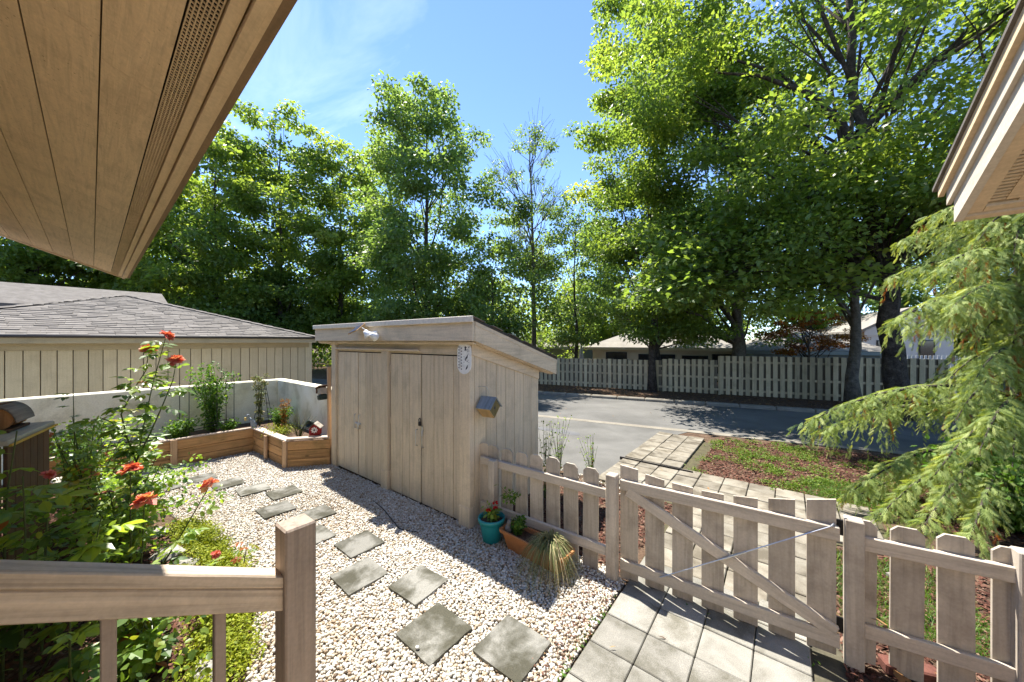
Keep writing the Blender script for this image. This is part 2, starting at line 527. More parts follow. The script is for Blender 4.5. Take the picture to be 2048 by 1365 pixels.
RED = wood('red paint', (0.28, 0.022, 0.022), 'Z', 0.3, dirt=(0.12, 0.02, 0.02))
PETAL = tinted('coral rose petals', [(0.0, (0.66, 0.075, 0.07)), (0.5, (0.78, 0.22, 0.17)), (0.85, (0.84, 0.42, 0.31)), (1.0, (0.82, 0.50, 0.18))], 0.6, 0.2, 0.30, 0.72)
REDP = tinted('scarlet petals', [(0, (0.45, 0.006, 0.012)), (1, (0.65, 0.02, 0.02))], 0.5, 0.3, 0.2, 0.6)

G_MAPLE = [(0.0, (0.072, 0.125, 0.036)), (0.45, (0.135, 0.205, 0.052)), (0.8, (0.195, 0.262, 0.060)), (1.0, (0.265, 0.312, 0.075))]
G_BLUE = [(0.0, (0.068, 0.122, 0.050)), (0.5, (0.120, 0.192, 0.066)), (1.0, (0.180, 0.250, 0.076))]
LM = tinted('broad green leaves', G_MAPLE, 0.42, 0.5, 0.55, 1.75)
LM2 = tinted('bluish green leaves', G_BLUE, 0.42, 0.5, 0.55, 1.75)
LO = tinted('orange maple leaves', [(0, (0.16, 0.05, 0.012)), (0.5, (0.30, 0.11, 0.018)), (0.8, (0.32, 0.19, 0.03)), (1, (0.14, 0.17, 0.02))], 0.5, 0.3, 0.4, 1.0)
LR = tinted('rose leaves', [(0, (0.060, 0.120, 0.035)), (0.5, (0.130, 0.220, 0.042)), (0.85, (0.230, 0.320, 0.050)), (0.95, (0.26, 0.24, 0.03)), (1, (0.30, 0.10, 0.03))], 0.38, 0.5, 0.45, 1.7, (0.75, 1.25))
LC = tinted('cypress sprays', [(0, (0.11, 0.18, 0.055)), (0.5, (0.27, 0.345, 0.10)), (0.93, (0.45, 0.50, 0.18)), (0.945, (0.30, 0.09, 0.02)), (1, (0.36, 0.12, 0.026))], 0.6, 0.3, 0.38, 1.3)
LG = tinted('bright herb leaves', [(0, (0.05, 0.115, 0.02)), (0.6, (0.10, 0.21, 0.025)), (1, (0.20, 0.30, 0.05))], 0.5, 0.3, 0.4, 1.1)
LSED = tinted('yellow green stonecrop', [(0, (0.11, 0.16, 0.012)), (0.5, (0.25, 0.30, 0.02)), (1, (0.40, 0.42, 0.04))], 0.6, 0.2, 0.3, 0.8)
LGRASS = tinted('grass blades', [(0, (0.07, 0.125, 0.02)), (0.6, (0.13, 0.21, 0.03)), (1, (0.25, 0.29, 0.06))], 0.6, 0.2, 0.35, 1.0)
LDRY = tinted('dry straw blades', [(0, (0.10, 0.15, 0.055)), (0.5, (0.22, 0.25, 0.10)), (0.8, (0.42, 0.35, 0.18)), (1, (0.55, 0.47, 0.28))], 0.7, 0.2, 0.25, 0.8)
LITTER = tinted('fallen leaves', [(0, (0.06, 0.030, 0.015)), (0.5, (0.16, 0.075, 0.03)), (0.85, (0.28, 0.15, 0.06)), (1, (0.38, 0.25, 0.12))], 0.8, 0.1)
MULCH = tinted('red brown bark mulch', [(0, (0.030, 0.014, 0.010)), (0.5, (0.085, 0.034, 0.023)), (0.85, (0.15, 0.068, 0.045)), (1, (0.24, 0.15, 0.11))], 0.9, 0.15)
PEB = tinted('pale river pebbles', [(0, (0.10, 0.065, 0.04)), (0.10, (0.24, 0.165, 0.10)), (0.25, (0.37, 0.29, 0.195)), (0.45, (0.45, 0.395, 0.31)), (0.72, (0.53, 0.50, 0.44)), (1, (0.64, 0.63, 0.59))], 0.62, 0.3)

# ------------------------------------------------------------------ the setting: ground, road, drive, paths
sheet('ground', [(-400, -400), (400, -400), (400, 400), (-400, 400)], -0.004, SOIL)
def road_y(x, near):
    return (9.9 + 0.205 * x) if near else (14.25 + 0.235 * x)
road = [(-60, road_y(-60, 1) + 0.2), (-14, road_y(-14, 1) + 0.2), (60, road_y(60, 1) + 0.2), (60, road_y(60, 0)), (-60, road_y(-60, 0))]
sheet('road', road, 0.004, ASPH)
drive = [(-14, 4.95), (-2.42, 5.35), (-2.42, 6.6), (-2.15, 8.75), (-1.9, road_y(-1.9, 1) - 0.05), (-14, road_y(-14, 1) - 0.05)]
sheet('driveway', drive, 0.004, DRIVE)
sheet('gutter_strip', [(-60, road_y(-60, 1) - 0.05), (60, road_y(60, 1) - 0.05), (60, road_y(60, 1) + 0.2), (-60, road_y(-60, 1) + 0.2)], 0.008, CONC)
# oil stains of the drive as thin patches of darker asphalt
PATCH = rock('darker asphalt patch', [(0.10, 0.10, 0.105), (0.14, 0.14, 0.14)], 3, 130, 0.9, 0.4, 0.004, (1, 1), jitter=False)
for i, (cx, cy, rx, ry) in enumerate([(-4.3, 7.6, 0.42, 0.20), (-4.9, 7.55, 0.25, 0.14)]):
    rr = random.Random(50 + i)
    sheet('asphalt_patch', [(cx + rx * math.cos(a) * rr.uniform(0.8, 1.15), cy + ry * math.sin(a) * rr.uniform(0.8, 1.15)) for a in np.linspace(0, 2 * math.pi, 18)[:-1]], 0.0075 + 0.001 * i, PATCH)
# far kerb: separate kerb stones along the road
kerb = sheet('kerb', [(-40, road_y(-40, 0)), (-10, road_y(-10, 0)), (40, road_y(40, 0)), (40, road_y(40, 0) + 0.10), (-40, road_y(-40, 0) + 0.10)], 0.006, CONC)
ang_r = math.atan(0.235)
for i in range(26):
    x = -10.5 + i * 0.975 * 1.0
    link('kerb_stone', cb(0.99, 0.26, 0.16, CONC, 0.03), (x, road_y(x, 0) + 0.16, 0.03), (0, 0, ang_r), kerb)

# gravel court
GPOLY = [(-8.62, 1.19), (-8.45, 2.36), (-6.93, 2.44), (-6.46, 2.98), (-3.0, 3.02), (-2.9, 3.25), (-1.36, 3.30), (-1.17, 3.2), (-1.17, 0.4), (-1.6, 0.4), (-2.5, 0.62), (-2.95, 0.80), (-3.4, 0.95), (-4.1, 1.06), (-5.0, 1.0), (-5.7, 0.92), (-6.6, 0.80), (-7.5, 0.68), (-8.6, 0.55)]
sheet('gravel_base', GPOLY, 0.004, GRAVB)
rng = np.random.default_rng(7)
sp = 0.0188
gx, gy = np.meshgrid(np.arange(-8.65, -1.12, sp), np.arange(0.38, 3.36, sp))
P2 = np.stack([gx.ravel(), gy.ravel()], 1) + rng.uniform(-0.5, 0.5, size=(gx.size, 2)) * sp * 1.1
P2 = P2[in_poly(P2, GPOLY)]
n = len(P2)
S = np.stack([rng.uniform(0.0105, 0.0180, n), rng.uniform(0.009, 0.0142, n), rng.uniform(0.0065, 0.011, n)], 1)
S *= (rng.lognormal(0, 0.16, n))[:, None]
dip = 0.006 * np.sin(P2[:, 0] * 2.1 + 1) * np.sin(P2[:, 1] * 3.3)
P3 = np.concatenate([P2, (0.012 + dip + rng.uniform(0, 0.014, n))[:, None]], 1)
a = rng.uniform(0, 2 * math.pi, n)
d = np.stack([np.cos(a), np.sin(a), rng.normal(0, 0.25, n)], 1)
u = np.stack([rng.normal(0, 0.3, n), rng.normal(0, 0.3, n), np.ones(n)], 1)
tint = np.clip(rng.beta(1.9, 1.35, n) * 1.02, 0, 1)
tint = np.clip(tint + 0.10 * np.sin(P2[:, 0] * 1.7) * np.sin(P2[:, 1] * 2.9 + 2), 0, 1)
near = (P2[:, 0] > -4.6)
OCT = (np.array([(1, 0, 0), (-1, 0, 0), (0, 1, 0), (0, -1, 0), (0, 0, 1), (0, 0, -1)]) * 1.1, [(0, 2, 4), (2, 1, 4), (1, 3, 4), (3, 0, 4), (2, 0, 5), (1, 2, 5), (3, 1, 5), (0, 3, 5)])
Fr = frames(d, u)
stuff(link('gravel', scatter('gravel', ICO[0], ICO[1], P3[near], Fr[near], S[near], tint[near], PEB, True)))
stuff(link('gravel', scatter('gravel', OCT[0], OCT[1], P3[~near], Fr[~near], S[~near], tint[~near], PEB, True)))

# stepping stones: countable slabs lying in the gravel
STEPS = [(-1.56, 2.0, .41, 0.7), (-2.11, 1.74, .41, -1.1), (-2.64, 1.99, .38, 3), (-3.18, 1.72, .38, -1.5), (-3.67, 1.99, .38, -0.5), (-4.22, 1.72, .38, 2),
         (-4.74, 1.99, .36, -2), (-5.28, 1.72, .36, -1), (-5.78, 1.98, .37, -1.6), (-6.27, 1.74, .37, -3), (-6.82, 1.56, .37, 0), (-7.42, 1.36, .35, 1), (-7.35, 0.92, .35, 14)]
ORD = ['first', 'second', 'third', 'fourth', 'fifth', 'sixth', 'seventh', 'eighth', 'ninth', 'tenth', 'eleventh', 'twelfth', 'thirteenth']
for i, (x, y, s, r) in enumerate(STEPS):
    rr = random.Random(i)
    h = s / 2
    poly = []
    for (cx, cy) in ((-h, -h), (h, -h), (h, h), (-h, h)):
        poly.append((cx, cy))
    # worn edge outline
    out = []
    for k in range(4):
        p, q = Vector(poly[k]), Vector(poly[(k + 1) % 4])
        for t in (0.02, 0.2, 0.4, 0.6, 0.8, 0.98):
            v = p.lerp(q, t)
            out.append((v.x + rr.uniform(-.003, .003), v.y + rr.uniform(-.003, .003)))
    me = prism('stepping_stone', out, 0.045, SLAB, 'XY')
    o = link('stepping_stone', me, (x, y, 0.020), (rr.uniform(-.012, .012), rr.uniform(-.012, .012), rad(r)))
    tag(o, ORD[i] + ' square grey stepping stone counting from the concrete paver walk', 'stepping stone', 'stepping stones in the gravel')
tag(link('pebble', scatter('pebble', ICO[0], ICO[1], np.array([[0, 0, 0.]]), np.eye(3)[None], np.array([[.018, .015, .012]]), np.array([1.0]), PEB, True), (-2.08, 1.56, 0.053)),
    'single white pebble lying on the mossy second stepping stone', 'pebble')

# concrete paver walk inside the gate
pw = sheet('paver_walk', [(-1.16, 0.4), (0.34, 0.4), (0.34, 3.62), (-1.16, 3.42)], 0.002, rock('joint sand', [(0.05, 0.045, 0.03), (0.10, 0.09, 0.06)], 9, 60, jitter=False))
rr = random.Random(3)
for ix in range(5):
    for iy in range(10):
        x = -0.985 + ix * 0.3225
        y = 0.63 + iy * 0.3225 - 0.0
        if ix == 4 and iy > 8: continue
        if x > 0.30 : continue
        link('paver', cb(0.316, 0.316, 0.045, PAVER, 0.006), (x, y - 0.0, 0.012 + rr.uniform(-.003, .003)), (rr.uniform(-.006, .006), rr.uniform(-.006, .006), rr.uniform(-.006, .006)), pw)
# tan path beyond the gate
JS2 = rock('path joint soil', [(0.06, 0.05, 0.03), (0.11, 0.10, 0.05)], 9, 60, jitter=False)
tp = sheet('garden_path', [(-1.16, 3.64), (0.28, 3.64), (0.28, 5.2), (0.9, 5.35), (0.95, 6.5), (-1.2, 6.5), (-1.2, 8.75), (-2.1, 8.75), (-2.42, 6.5), (-2.42, 5.15), (-1.16, 5.15)], 0.006, JS2)
for ix in range(12):
    for iy in range(17):
        x = -2.26 + ix * 0.33
        y = 3.80 + iy * 0.33
        ok = (-1.2 < x - 0.1 and x + 0.1 < 0.35 and y < 6.5) or (y > 5.15 and y < 6.45 and x < 0.95 and x + 0.2 * (y - 5.2) < 1.1) or (x < -1.3 and y > 6.45 and y < 8.8)
        if not ok: continue
        link('paver', cb(0.318, 0.318, 0.05, PAVER2, 0.007), (x, y, 0.012 + rr.uniform(-.006, .006) + (0.012 if y > 6.48 else 0)), (rr.uniform(-.012, .012), rr.uniform(-.012, .012), rr.uniform(-.012, .012)), tp)
o = link('edging_strip', cb(1.25, 0.03, 0.05, DARK, 0.004), (-1.85, 6.50, 0.035), (0, 0, 0.0), tp)

# mulch and litter
def chips(name, polys, dens, smin, smax, mat, z=0.0, seed=1, flat=0.35, tpow=1.0, T=CHIP):
    rng = np.random.default_rng(seed)
    PP = []
    for poly in polys:
        A = np.array(poly)
        area = 0.5 * abs(np.dot(A[:, 0], np.roll(A[:, 1], 1)) - np.dot(A[:, 1], np.roll(A[:, 0], 1)))
        PP.append(sample_poly(rng, poly, int(area * dens)))
    P = np.concatenate(PP); n = len(P)
    a = rng.uniform(0, 2 * math.pi, n)
    d = np.stack([np.cos(a), np.sin(a), rng.normal(0, 0.22, n)], 1)
    u = np.stack([rng.normal(0, 0.3, n), rng.normal(0, 0.3, n), np.ones(n)], 1)
    s = rng.uniform(smin, smax, n)
    S = np.stack([s, s * rng.uniform(0.25, 0.5, n), s * flat], 1)
    P3 = np.concatenate([P, (z + rng.uniform(0.0, 0.02, n))[:, None]], 1)
    return stuff(link(name, scatter(name, T[0], T[1], P3, frames(d, u), S, rng.random(n) ** tpow, mat)))
M1 = [[(-2.95, 3.3), (-1.25, 3.32), (-1.2, 5.1), (-2.4, 5.2), (-3.0, 4.9)], [(0.34, 2.3), (2.2, 2.6), (2.6, 5.5), (0.95, 5.3), (0.3, 5.1)],
      [(-8.5, -0.5), (-1.7, -0.5), (-1.7, 0.35), (-2.9, 0.68), (-4.0, 0.82), (-8.5, 0.5)], [(-1.25, 6.55), (1.0, 6.55), (2.6, 6.0), (3.2, 9.6), (0.6, 9.8), (-1.2, 9.3)]]
chips('mulch', M1, 1500, 0.018, 0.055, MULCH, 0.0, 3)
chips('leaf_litter', [[(-12, 11.75), (5.5, 15.9), (6, 18.4), (-12, 14.9)]], 130, 0.05, 0.12, LITTER, 0.0, 4, 0.35, 0.8, LEAF)
chips('scattered_leaves', [[(-6, 9.0), (3, 10.8), (3, 14.7), (-8, 12.2)], [(-2.4, 5.2), (0.6, 5.2), (0.6, 6.4), (-2.4, 6.4)], [(-1.1, 2.2), (0.2, 2.6), (0.2, 3.2), (-1.1, 3.2)]], 2.2, 0.03, 0.08, LITTER, 0.03, 5, 0.5, 0.6, LEAF)
chips('gravel_litter', [GPOLY], 26, 0.012, 0.05, LITTER, 0.022, 15, 0.5, 0.7, LEAF)
chips('edge_grit', [[(-1.32, 0.9), (-1.17, 0.9), (-1.17, 3.2), (-1.5, 3.2)], [(-1.2, 3.15), (-1.1, 3.15), (-1.1, 3.4), (-1.3, 3.35)]], 900, 0.008, 0.03, MULCH, 0.02, 16, 0.4, 0.6)

# ------------------------------------------------------------------ shed
shed = thing('garden_shed', 'taupe painted garden shed with two double doors and sloping roof on the gravel', 'shed', (-4.7, 3.7, 0))
def SH(x, y, z): return (x + 4.7, y - 3.7, z)
def sbox(name, x0, x1, y0, y1, z0, z1, mat, parent=shed, b=0.004, base=SH):
    return link(name, cb(x1 - x0, y1 - y0, z1 - z0, mat, b), base((x0 + x1) / 2, (y0 + y1) / 2, (z0 + z1) / 2), (0, 0, 0), parent)
FX0, FX1, FY, BY = -6.46, -2.96, 3.0, 4.43
def roofz(y): return 2.525 - 0.284 * (y - 2.85)
# core body
V = [(FX0 + .03, FY + .06, 0), (FX1 - .035, FY + .06, 0), (FX1 - .035, BY - .03, 0), (FX0 + .03, BY - .03, 0)]
V += [(v[0], v[1], roofz(v[1]) - 0.10) for v in V]
V = [SH(*v) for v in V]
link('body', make_mesh('body', V, [(3, 2, 1, 0), (4, 5, 6, 7), (0, 1, 5, 4), (1, 2, 6, 5), (2, 3, 7, 6), (3, 0, 4, 7)], DARK), (0, 0, 0), (0, 0, 0), shed)
sbox('corner_trim', FX0, FX0 + 0.150, FY - 0.028, FY + 0.05, 0, 2.32, TZ)
sbox('corner_trim', -3.138, FX1, FY - 0.030, FY + 0.05, 0, 2.32, TZ)
sbox('plinth_block', -3.142, FX1 + 0.006, FY - 0.040, FY + 0.06, 0, 0.255, TZ)
sbox('centre_trim', -4.855, -4.69, FY - 0.024, FY + 0.05, 0, 2.10, TZ)
sbox('plinth_block', -4.860, -4.685, FY - 0.032, FY + 0.05, 0, 0.30, TZ)
sbox('header_board', FX0 + .155, -3.145, FY + 0.012, FY + 0.05, 2.075, 2.32, TX)
sbox('drip_moulding', -6.33, -3.95, FY - 0.03, FY + 0.011, 2.105, 2.13, TX)
def door(x0, x1, cuts, handle):
    dr = link('door', cb(x1 - x0, 0.02, 2.03, DARK, 0.002), SH((x0 + x1) / 2, FY + 0.045, 1.045), (0, 0, 0), shed)
    e = [x0] + cuts + [x1]
    for p, q in zip(e[:-1], e[1:]):
        link('plank', cb(q - p - 0.008, 0.024, 2.03, TZ, 0.004), ((p + q) / 2 - (x0 + x1) / 2, -0.020, 0), (0, 0, 0), dr)
    m = MB()
    hx = handle - (x0 + x1) / 2
    m.tube([(hx, -0.033, -0.24), (hx, -0.062, -0.235), (hx, -0.066, -0.17), (hx, -0.066, -0.08), (hx, -0.062, -0.02), (hx, -0.033, -0.015)], 0.006, 6)
    link('handle', m.mesh('handle', STEEL, True), (0, 0, 0), (0, 0, 0), dr)
    side = -1 if handle > (x0 + x1) / 2 else 1
    for hz in (-0.78, 0.02, 0.80):
        link('hinge', cb(0.022, 0.012, 0.10, TZ, 0.003), (side * ((x1 - x0) / 2 - 0.002), -0.037, hz), (0, 0, 0), dr)
    return dr
door(-6.295, -5.609, [-6.07, -5.84], -5.67)
door(-5.591, -4.878, [-5.37, -5.17], -5.53)
door(-4.664, -3.942, [-4.37, -4.20], -4.01)
door(-3.924, -3.160, [-3.665, -3.475, -3.29], -3.875)
m = MB(); m.box((0, 0, 0), (0.05, 0.03, 0.06), 0.01)
m.tube([(-.018, 0, .028), (-.018, 0, .06), (-.008, 0, .075), (.008, 0, .075), (.018, 0, .06), (.018, 0, .028)], 0.006, 6)
tag(link('padlock', m.mesh('padlock', BLACKM), (-3.933, FY - 0.012, 1.12)), 'small black padlock hanging on the hasp of the right shed doors', 'padlock')
link('hasp', cb(0.035, 0.01, 0.14, STEEL, 0.003), SH(-3.905, FY + 0.006, 1.02), (0, 0, 0), shed)
m = MB(); m.box((0, 0, 0), (0.17, 0.02, 0.03), 0.005); m.box((0.02, -0.012, -0.04), (0.03, 0.02, 0.09), 0.005)
link('latch', m.mesh('latch', STEEL), SH(-5.60, FY + 0.008, 0.88), (0, 0, 0), shed)
# side wall planks (toward the drive) and the far side
ys = [FY + .05, 3.26, 3.46, 3.65, 3.845, 4.05, 4.246, BY]
for sx, nm in ((FX1, 1), (FX0, -1)):
    for p, q in zip(ys[:-1], ys[1:]):
        zt0, zt1 = roofz(p) - 0.02, roofz(q) - 0.02
        x0, x1 = (sx - 0.034, sx) if nm > 0 else (sx, sx + 0.029)
        V = [SH(x0, p + .004, 0), SH(x1, p + .004, 0), SH(x1, q - .004, 0), SH(x0, q - .004, 0), SH(x0, p + .004, zt0), SH(x1, p + .004, zt0), SH(x1, q - .004, zt1), SH(x0, q - .004, zt1)]
        me = make_mesh('plank', V, [(3, 2, 1, 0), (4, 5, 6, 7), (0, 1, 5, 4), (1, 2, 6, 5), (2, 3, 7, 6), (3, 0, 4, 7)], TZ)
        link('plank', me, (0, 0, 0), (0, 0, 0), shed)
for i in range(17):
    x = FX0 + 0.1 + i * 0.2065
    link('plank', cb(0.198, 0.03, 1.98, TZ), SH(x, BY - 0.013, 0.99), (0, 0, 0), shed)
# roof slab, fascias
RX0, RX1, RY0, RY1 = -6.92, -2.80, 2.84, 4.75
pitch = math.atan(0.284)
def slopebox(name, x0, x1, y0, y1, dz0, dz1, mat, base=SH, parent=shed, zf=roofz, lip=0.0):
    V = []
    for (x, y) in ((x0, y0), (x1, y0), (x1, y1), (x0, y1)):
        V.append(base(x, y, zf(y) + dz0))
    for (x, y) in ((x0, y0), (x1, y0), (x1, y1), (x0, y1)):
        V.append(base(x, y, zf(y) + dz1))
    return link(name, make_mesh(name, V, [(3, 2, 1, 0), (4, 5, 6, 7), (0, 1, 5, 4), (1, 2, 6, 5), (2, 3, 7, 6), (3, 0, 4, 7)], mat), (0, 0, 0), (0, 0, 0), parent)
rf = slopebox('roof', RX0 + .01, RX1 - .01, RY0 + .02, RY1, -0.03, 0.004, GUTTER)
for r in range(12):
    y0 = RY0 + 0.022 + r * 0.165
    for c in range(14):
        x0 = RX0 - 0.012 + c * 0.30 - (0.15 if r % 2 else 0)
        x1 = min(x0 + 0.294, RX1 + 0.014)
        x0 = max(x0, RX0 - 0.012)
        if x1 - x0 < 0.03: continue
        slopebox('shingle', x0, x1, y0, min(y0 + 0.20, RY1 + .015), 0.006 + 0.002 * (r % 2), 0.013 + 0.002 * (r % 2), SHING, SH, rf)
sbox('fascia', RX0 + .02, RX1 - .02, RY0 + 0.035, RY0 + 0.075, 2.25, 2.485, TX)
sbox('drip_edge', RX0, RX1, RY0 + 0.002, RY0 + 0.034, 2.468, 2.538, plain('pale metal drip edge', (0.74, 0.66, 0.54), 0.45))
for x0, x1 in ((RX1 - .055, RX1 - .018), (RX0 + .018, RX0 + .055)):
    slopebox('rake_fascia', x0, x1, RY0 + 0.077, RY1 - 0.01, -0.255, -0.028, TY)
    slopebox('rake_moulding', x0 - 0.006, x1 + 0.006, RY0 + 0.077, RY1 - 0.005, -0.075, -0.026, TY)
slopebox('soffit', RX0 + .056, RX1 - .056, RY0 + .078, FY - 0.03, -0.285, -0.265, TX)
slopebox('soffit', FX1 + 0.003, RX1 - .056, FY - 0.026, RY1 - 0.05, -0.268, -0.250, TY)
sbox('rear_fascia', RX0 + .056, RX1 - .056, RY1 - 0.05, RY1 - 0.012, 1.75, 1.96, TX)
slopebox('frieze_board', FX1, FX1 + 0.02, FY - 0.01, BY, -0.40, -0.27, TY)

# things on the shed
th = thing('wall_thermometer', 'white oval wall thermometer with bird prints on the shed corner', 'thermometer', (-3.05, FY - 0.03, 1.85))
poly = []
W2, HH = 0.115, 0.39
for k in range(13): poly.append((W2 * math.cos(math.pi * k / 12), HH - W2 + W2 * math.sin(math.pi * k / 12)))
for k in range(13): poly.append((W2 * math.cos(math.pi + math.pi * k / 12), W2 + W2 * math.sin(math.pi + math.pi * k / 12)))
link('dial_plate', prism('dial_plate', poly, 0.014, WHITE), (0, 0, 0), (0, 0, 0), th)
link('glass_tube', cb(0.006, 0.006, 0.28, STEEL, 0.002), (-0.063, -0.011, 0.20), (0, 0, 0), th)
mm = MB()
for k in range(8):
    mm.box((-0.085, -0.008, 0.075 + k * 0.036), (0.016, 0.003, 0.012), 0.0005)
    mm.box((-0.040, -0.008, 0.060 + k * 0.036), (0.016, 0.003, 0.012), 0.0005)
link('scale_marks', mm.mesh('scale_marks', BLACKP), (0, 0, 0), (0, 0, 0), th)
def flat_birds(seed):
    mm = MB()
    r = random.Random(seed)
    for (bx, bz, s, an) in ((0.055, 0.085, 0.032, 0.7), (0.052, 0.205, 0.035, 0.6), (0.03, 0.315, 0.03, 1.2)):
        pts = [(-1, -.1), (-.5, .28), (.1, .35), (.45, .55), (.7, .45), (.85, .3), (.55, .15), (.3, -.2), (-.2, -.35), (-1.3, -.4)]
        V = []
        for (p, q) in pts:
            V.append((bx + s * (p * math.cos(an) - q * math.sin(an)), -0.0085, bz + s * (p * math.sin(an) + q * math.cos(an))))
        mm.add(V, [tuple(range(len(V)))])
    for k in range(26):
        x, z = r.uniform(0.0, 0.09), r.uniform(0.14, 0.34)
        mm.box((x, -0.008, z), (r.uniform(.004, .014), 0.002, r.uniform(.004, .012)), 0.0003, (0, r.uniform(0, 3), 0))
    return mm.mesh('bird_print', BLACKP)
link('bird_print', flat_birds(2), (0, 0, 0), (0, 0, 0), th)

bh = thing('hanging_birdhouse', 'weathered diamond birdhouse with blue grey roof hanging on shed side', 'birdhouse', (-2.83, 3.16, 1.33), rad(8))
OLIVE = wood('olive weathered wood', (0.20, 0.165, 0.075), 'Z', 0.4, dirt=(0.06, 0.06, 0.03), dirt_amt=0.6)
BLUEG = wood('blue grey weathered roof board', (0.22, 0.25, 0.27), 'Y', 0.4)
TANB = wood('tan base panel', (0.45, 0.30, 0.14), 'Y', 0.3)
q = 0.19
for (nm, off, ang, mt) in (('roof_board', (0, -0.5 * q, 0.13), 0, BLUEG), ('roof_board', (0, 0.5 * q, 0.13), 0, BLUEG)):
    pass
c45 = math.sqrt(0.5)
# square body turned 45 degrees about the x axis, front face looks along +x
link('front_panel', prism('front_panel', [(-.118, 0.12), (0, 0.002), (.118, .12), (0, .238)], 0.012, OLIVE, 'YZ'), (0.082, 0, 0), (0, 0, 0), bh)
link('back_panel', prism('back_panel', [(-.118, 0.12), (0, 0.002), (.118, .12), (0, .238)], 0.012, OLIVE, 'YZ'), (-0.082, 0, 0), (0, 0, 0), bh)
for s in (-1, 1):
    link('base_board', cb(0.176, 0.168, 0.012, TANB, 0.002), (0, s * 0.060, 0.060), (s * rad(45), 0, 0), bh)
    link('roof_board', cb(0.215, 0.182, 0.012, BLUEG, 0.002), (0.008, s * 0.064, 0.183), (-s * rad(45), 0, 0), bh)
mm = MB(); mm.tube([(0.0885, 0, 0.12), (0.0905, 0, 0.12)], 0.018, 14)
link('entrance_hole', mm.mesh('entrance_hole', BLACKP), (0, 0, 0), (0, 0, 0), bh)
mm = MB(); mm.tube([(0, 0, 0.245), (0.01, 0, 0.31), (-0.02, -0.02, 0.365), (-0.075, -0.03, 0.375), (-0.13, -0.03, 0.36)], 0.0035, 6)
link('wire_hook', mm.mesh('wire_hook', STEEL), (0, 0, 0), (0, 0, 0), bh)

fl = thing('solar_floodlight', 'solar flood light with tilted panel and twin lamp heads on shed fascia', 'flood light', (-4.82, 2.86, 2.36))
GOLD = plain('amber underside', (0.45, 0.24, 0.06), 0.5)
link('mount', cb(0.09, 0.04, 0.08, WHITE, 0.01), (0.0, -0.0, 0.0), (0, 0, 0), fl)
pn = link('solar_panel', cb(0.26, 0.19, 0.012, GOLD, 0.003), (-0.36, -0.10, 0.075), (rad(38), rad(-12), 0), fl)
link('solar_cells', cb(0.245, 0.175, 0.004, plain('solar cells', (0.02, 0.03, 0.07), 0.2), 0.001), (0, 0, 0.0085), (0, 0, 0), pn)
mm = MB(); mm.tube([(-0.02, -0.02, 0.02), (-0.12, -0.05, 0.03), (-0.24, -0.09, 0.10)], 0.007, 6)
link('panel_arm', mm.mesh('panel_arm', WHITE), (0, 0, 0), (0, 0, 0), fl)
for (px_, pz, rx, ry) in ((-0.08, 0.0, rad(20), rad(-25)), (0.10, -0.035, rad(60), rad(10))):
    mm = MB(); mm.lathe([(0.0, 0.05), (0.03, 0.05), (0.045, 0.0), (0.065, -0.05), (0.062, -0.052), (0.05, -0.03), (0.0, -0.025)], 16)
    link('lamp_head', mm.mesh('lamp_head', WHITE, True), (px_, -0.09, pz), (rx, ry, 0), fl)

# wooden stake with a feeder at the shed's left corner
st = thing('feeder_stake', 'rough orange brown timber stake at the left corner of the shed', 'stake', (-6.54, 2.97, 0.0))
link('stake_shaft', cb(0.045, 0.06, 1.30, CEDARZ, 0.006), (0, 0, 1.13), (0, rad(-1), 0), st)
link('stake_foot', cb(0.05, 0.065, 0.50, CEDARZ, 0.006), (0.003, 0, 0.24), (0, 0, 0), st)
fd = thing('bird_feeder', 'small clear and dark green bird feeder tilted on a timber stake', 'bird feeder', (-6.66, 2.90, 1.20), rad(-8))
DGREEN = plain('dark green plastic', (0.012, 0.028, 0.020), 0.4)
CLEAR = plain('dusty clear plastic', (0.42, 0.36, 0.30), 0.2)
link('tray', cb(0.17, 0.14, 0.10, DGREEN, 0.02), (0.02, 0, 0.03), (0, rad(-10), 0), fd)
link('hopper', cb(0.17, 0.12, 0.12, CLEAR, 0.01), (0.0, 0, 0.14), (0, rad(-10), 0), fd)
link('lid', cb(0.25, 0.17, 0.018, BROWNW, 0.004), (-0.01, 0, 0.218), (0, rad(-16), 0), fd)
link('side_flap', cb(0.012, 0.15, 0.10, BROWNW, 0.003), (-0.12, 0, 0.135), (0, rad(-6), 0), fd)

# ------------------------------------------------------------------ picket fence and gate
def picket_mesh(w, h, t, clip, mat, top=None):
    if top is None:
        poly = [(-w / 2, 0), (w / 2, 0), (w / 2, h - clip), (w / 2 - clip, h), (-w / 2 + clip, h), (-w / 2, h - clip)]
    else:
        poly = [(-w / 2, 0), (w / 2, 0), (w / 2, top[1]), (-w / 2, top[0])]
    return prism('picket', poly, t, mat)
PK = picket_mesh(0.158, 0.985, 0.018, 0.034, FZ)
def fence_run(name, label, p0, p1, xs, rail_z, posts, seed=0, zoff=0.02):
    a = math.atan2(p1[1] - p0[1], p1[0] - p0[0])
    L = math.hypot(p1[0] - p0[0], p1[1] - p0[1])
    t = thing(name, label, 'fence', (p0[0], p0[1], 0), a)
    for z, hh in rail_z:
        link('rail', cb(L, 0.038, hh, FX, 0.005), (L / 2, 0, z), (0, 0, 0), t)
    rr = random.Random(seed)
    for x in xs:
        link('picket', PK, (x, 0.029, zoff + rr.uniform(-.008, .008)), (0, rr.uniform(-.010, .010), 0), t, (1, 1, 1 + rr.uniform(-.012, .012)))
    for (x, dy, w, h) in posts:
        link('post', cb(w, w, h, FZ, 0.007), (x, dy, h / 2), (0, 0, 0), t)
    return t
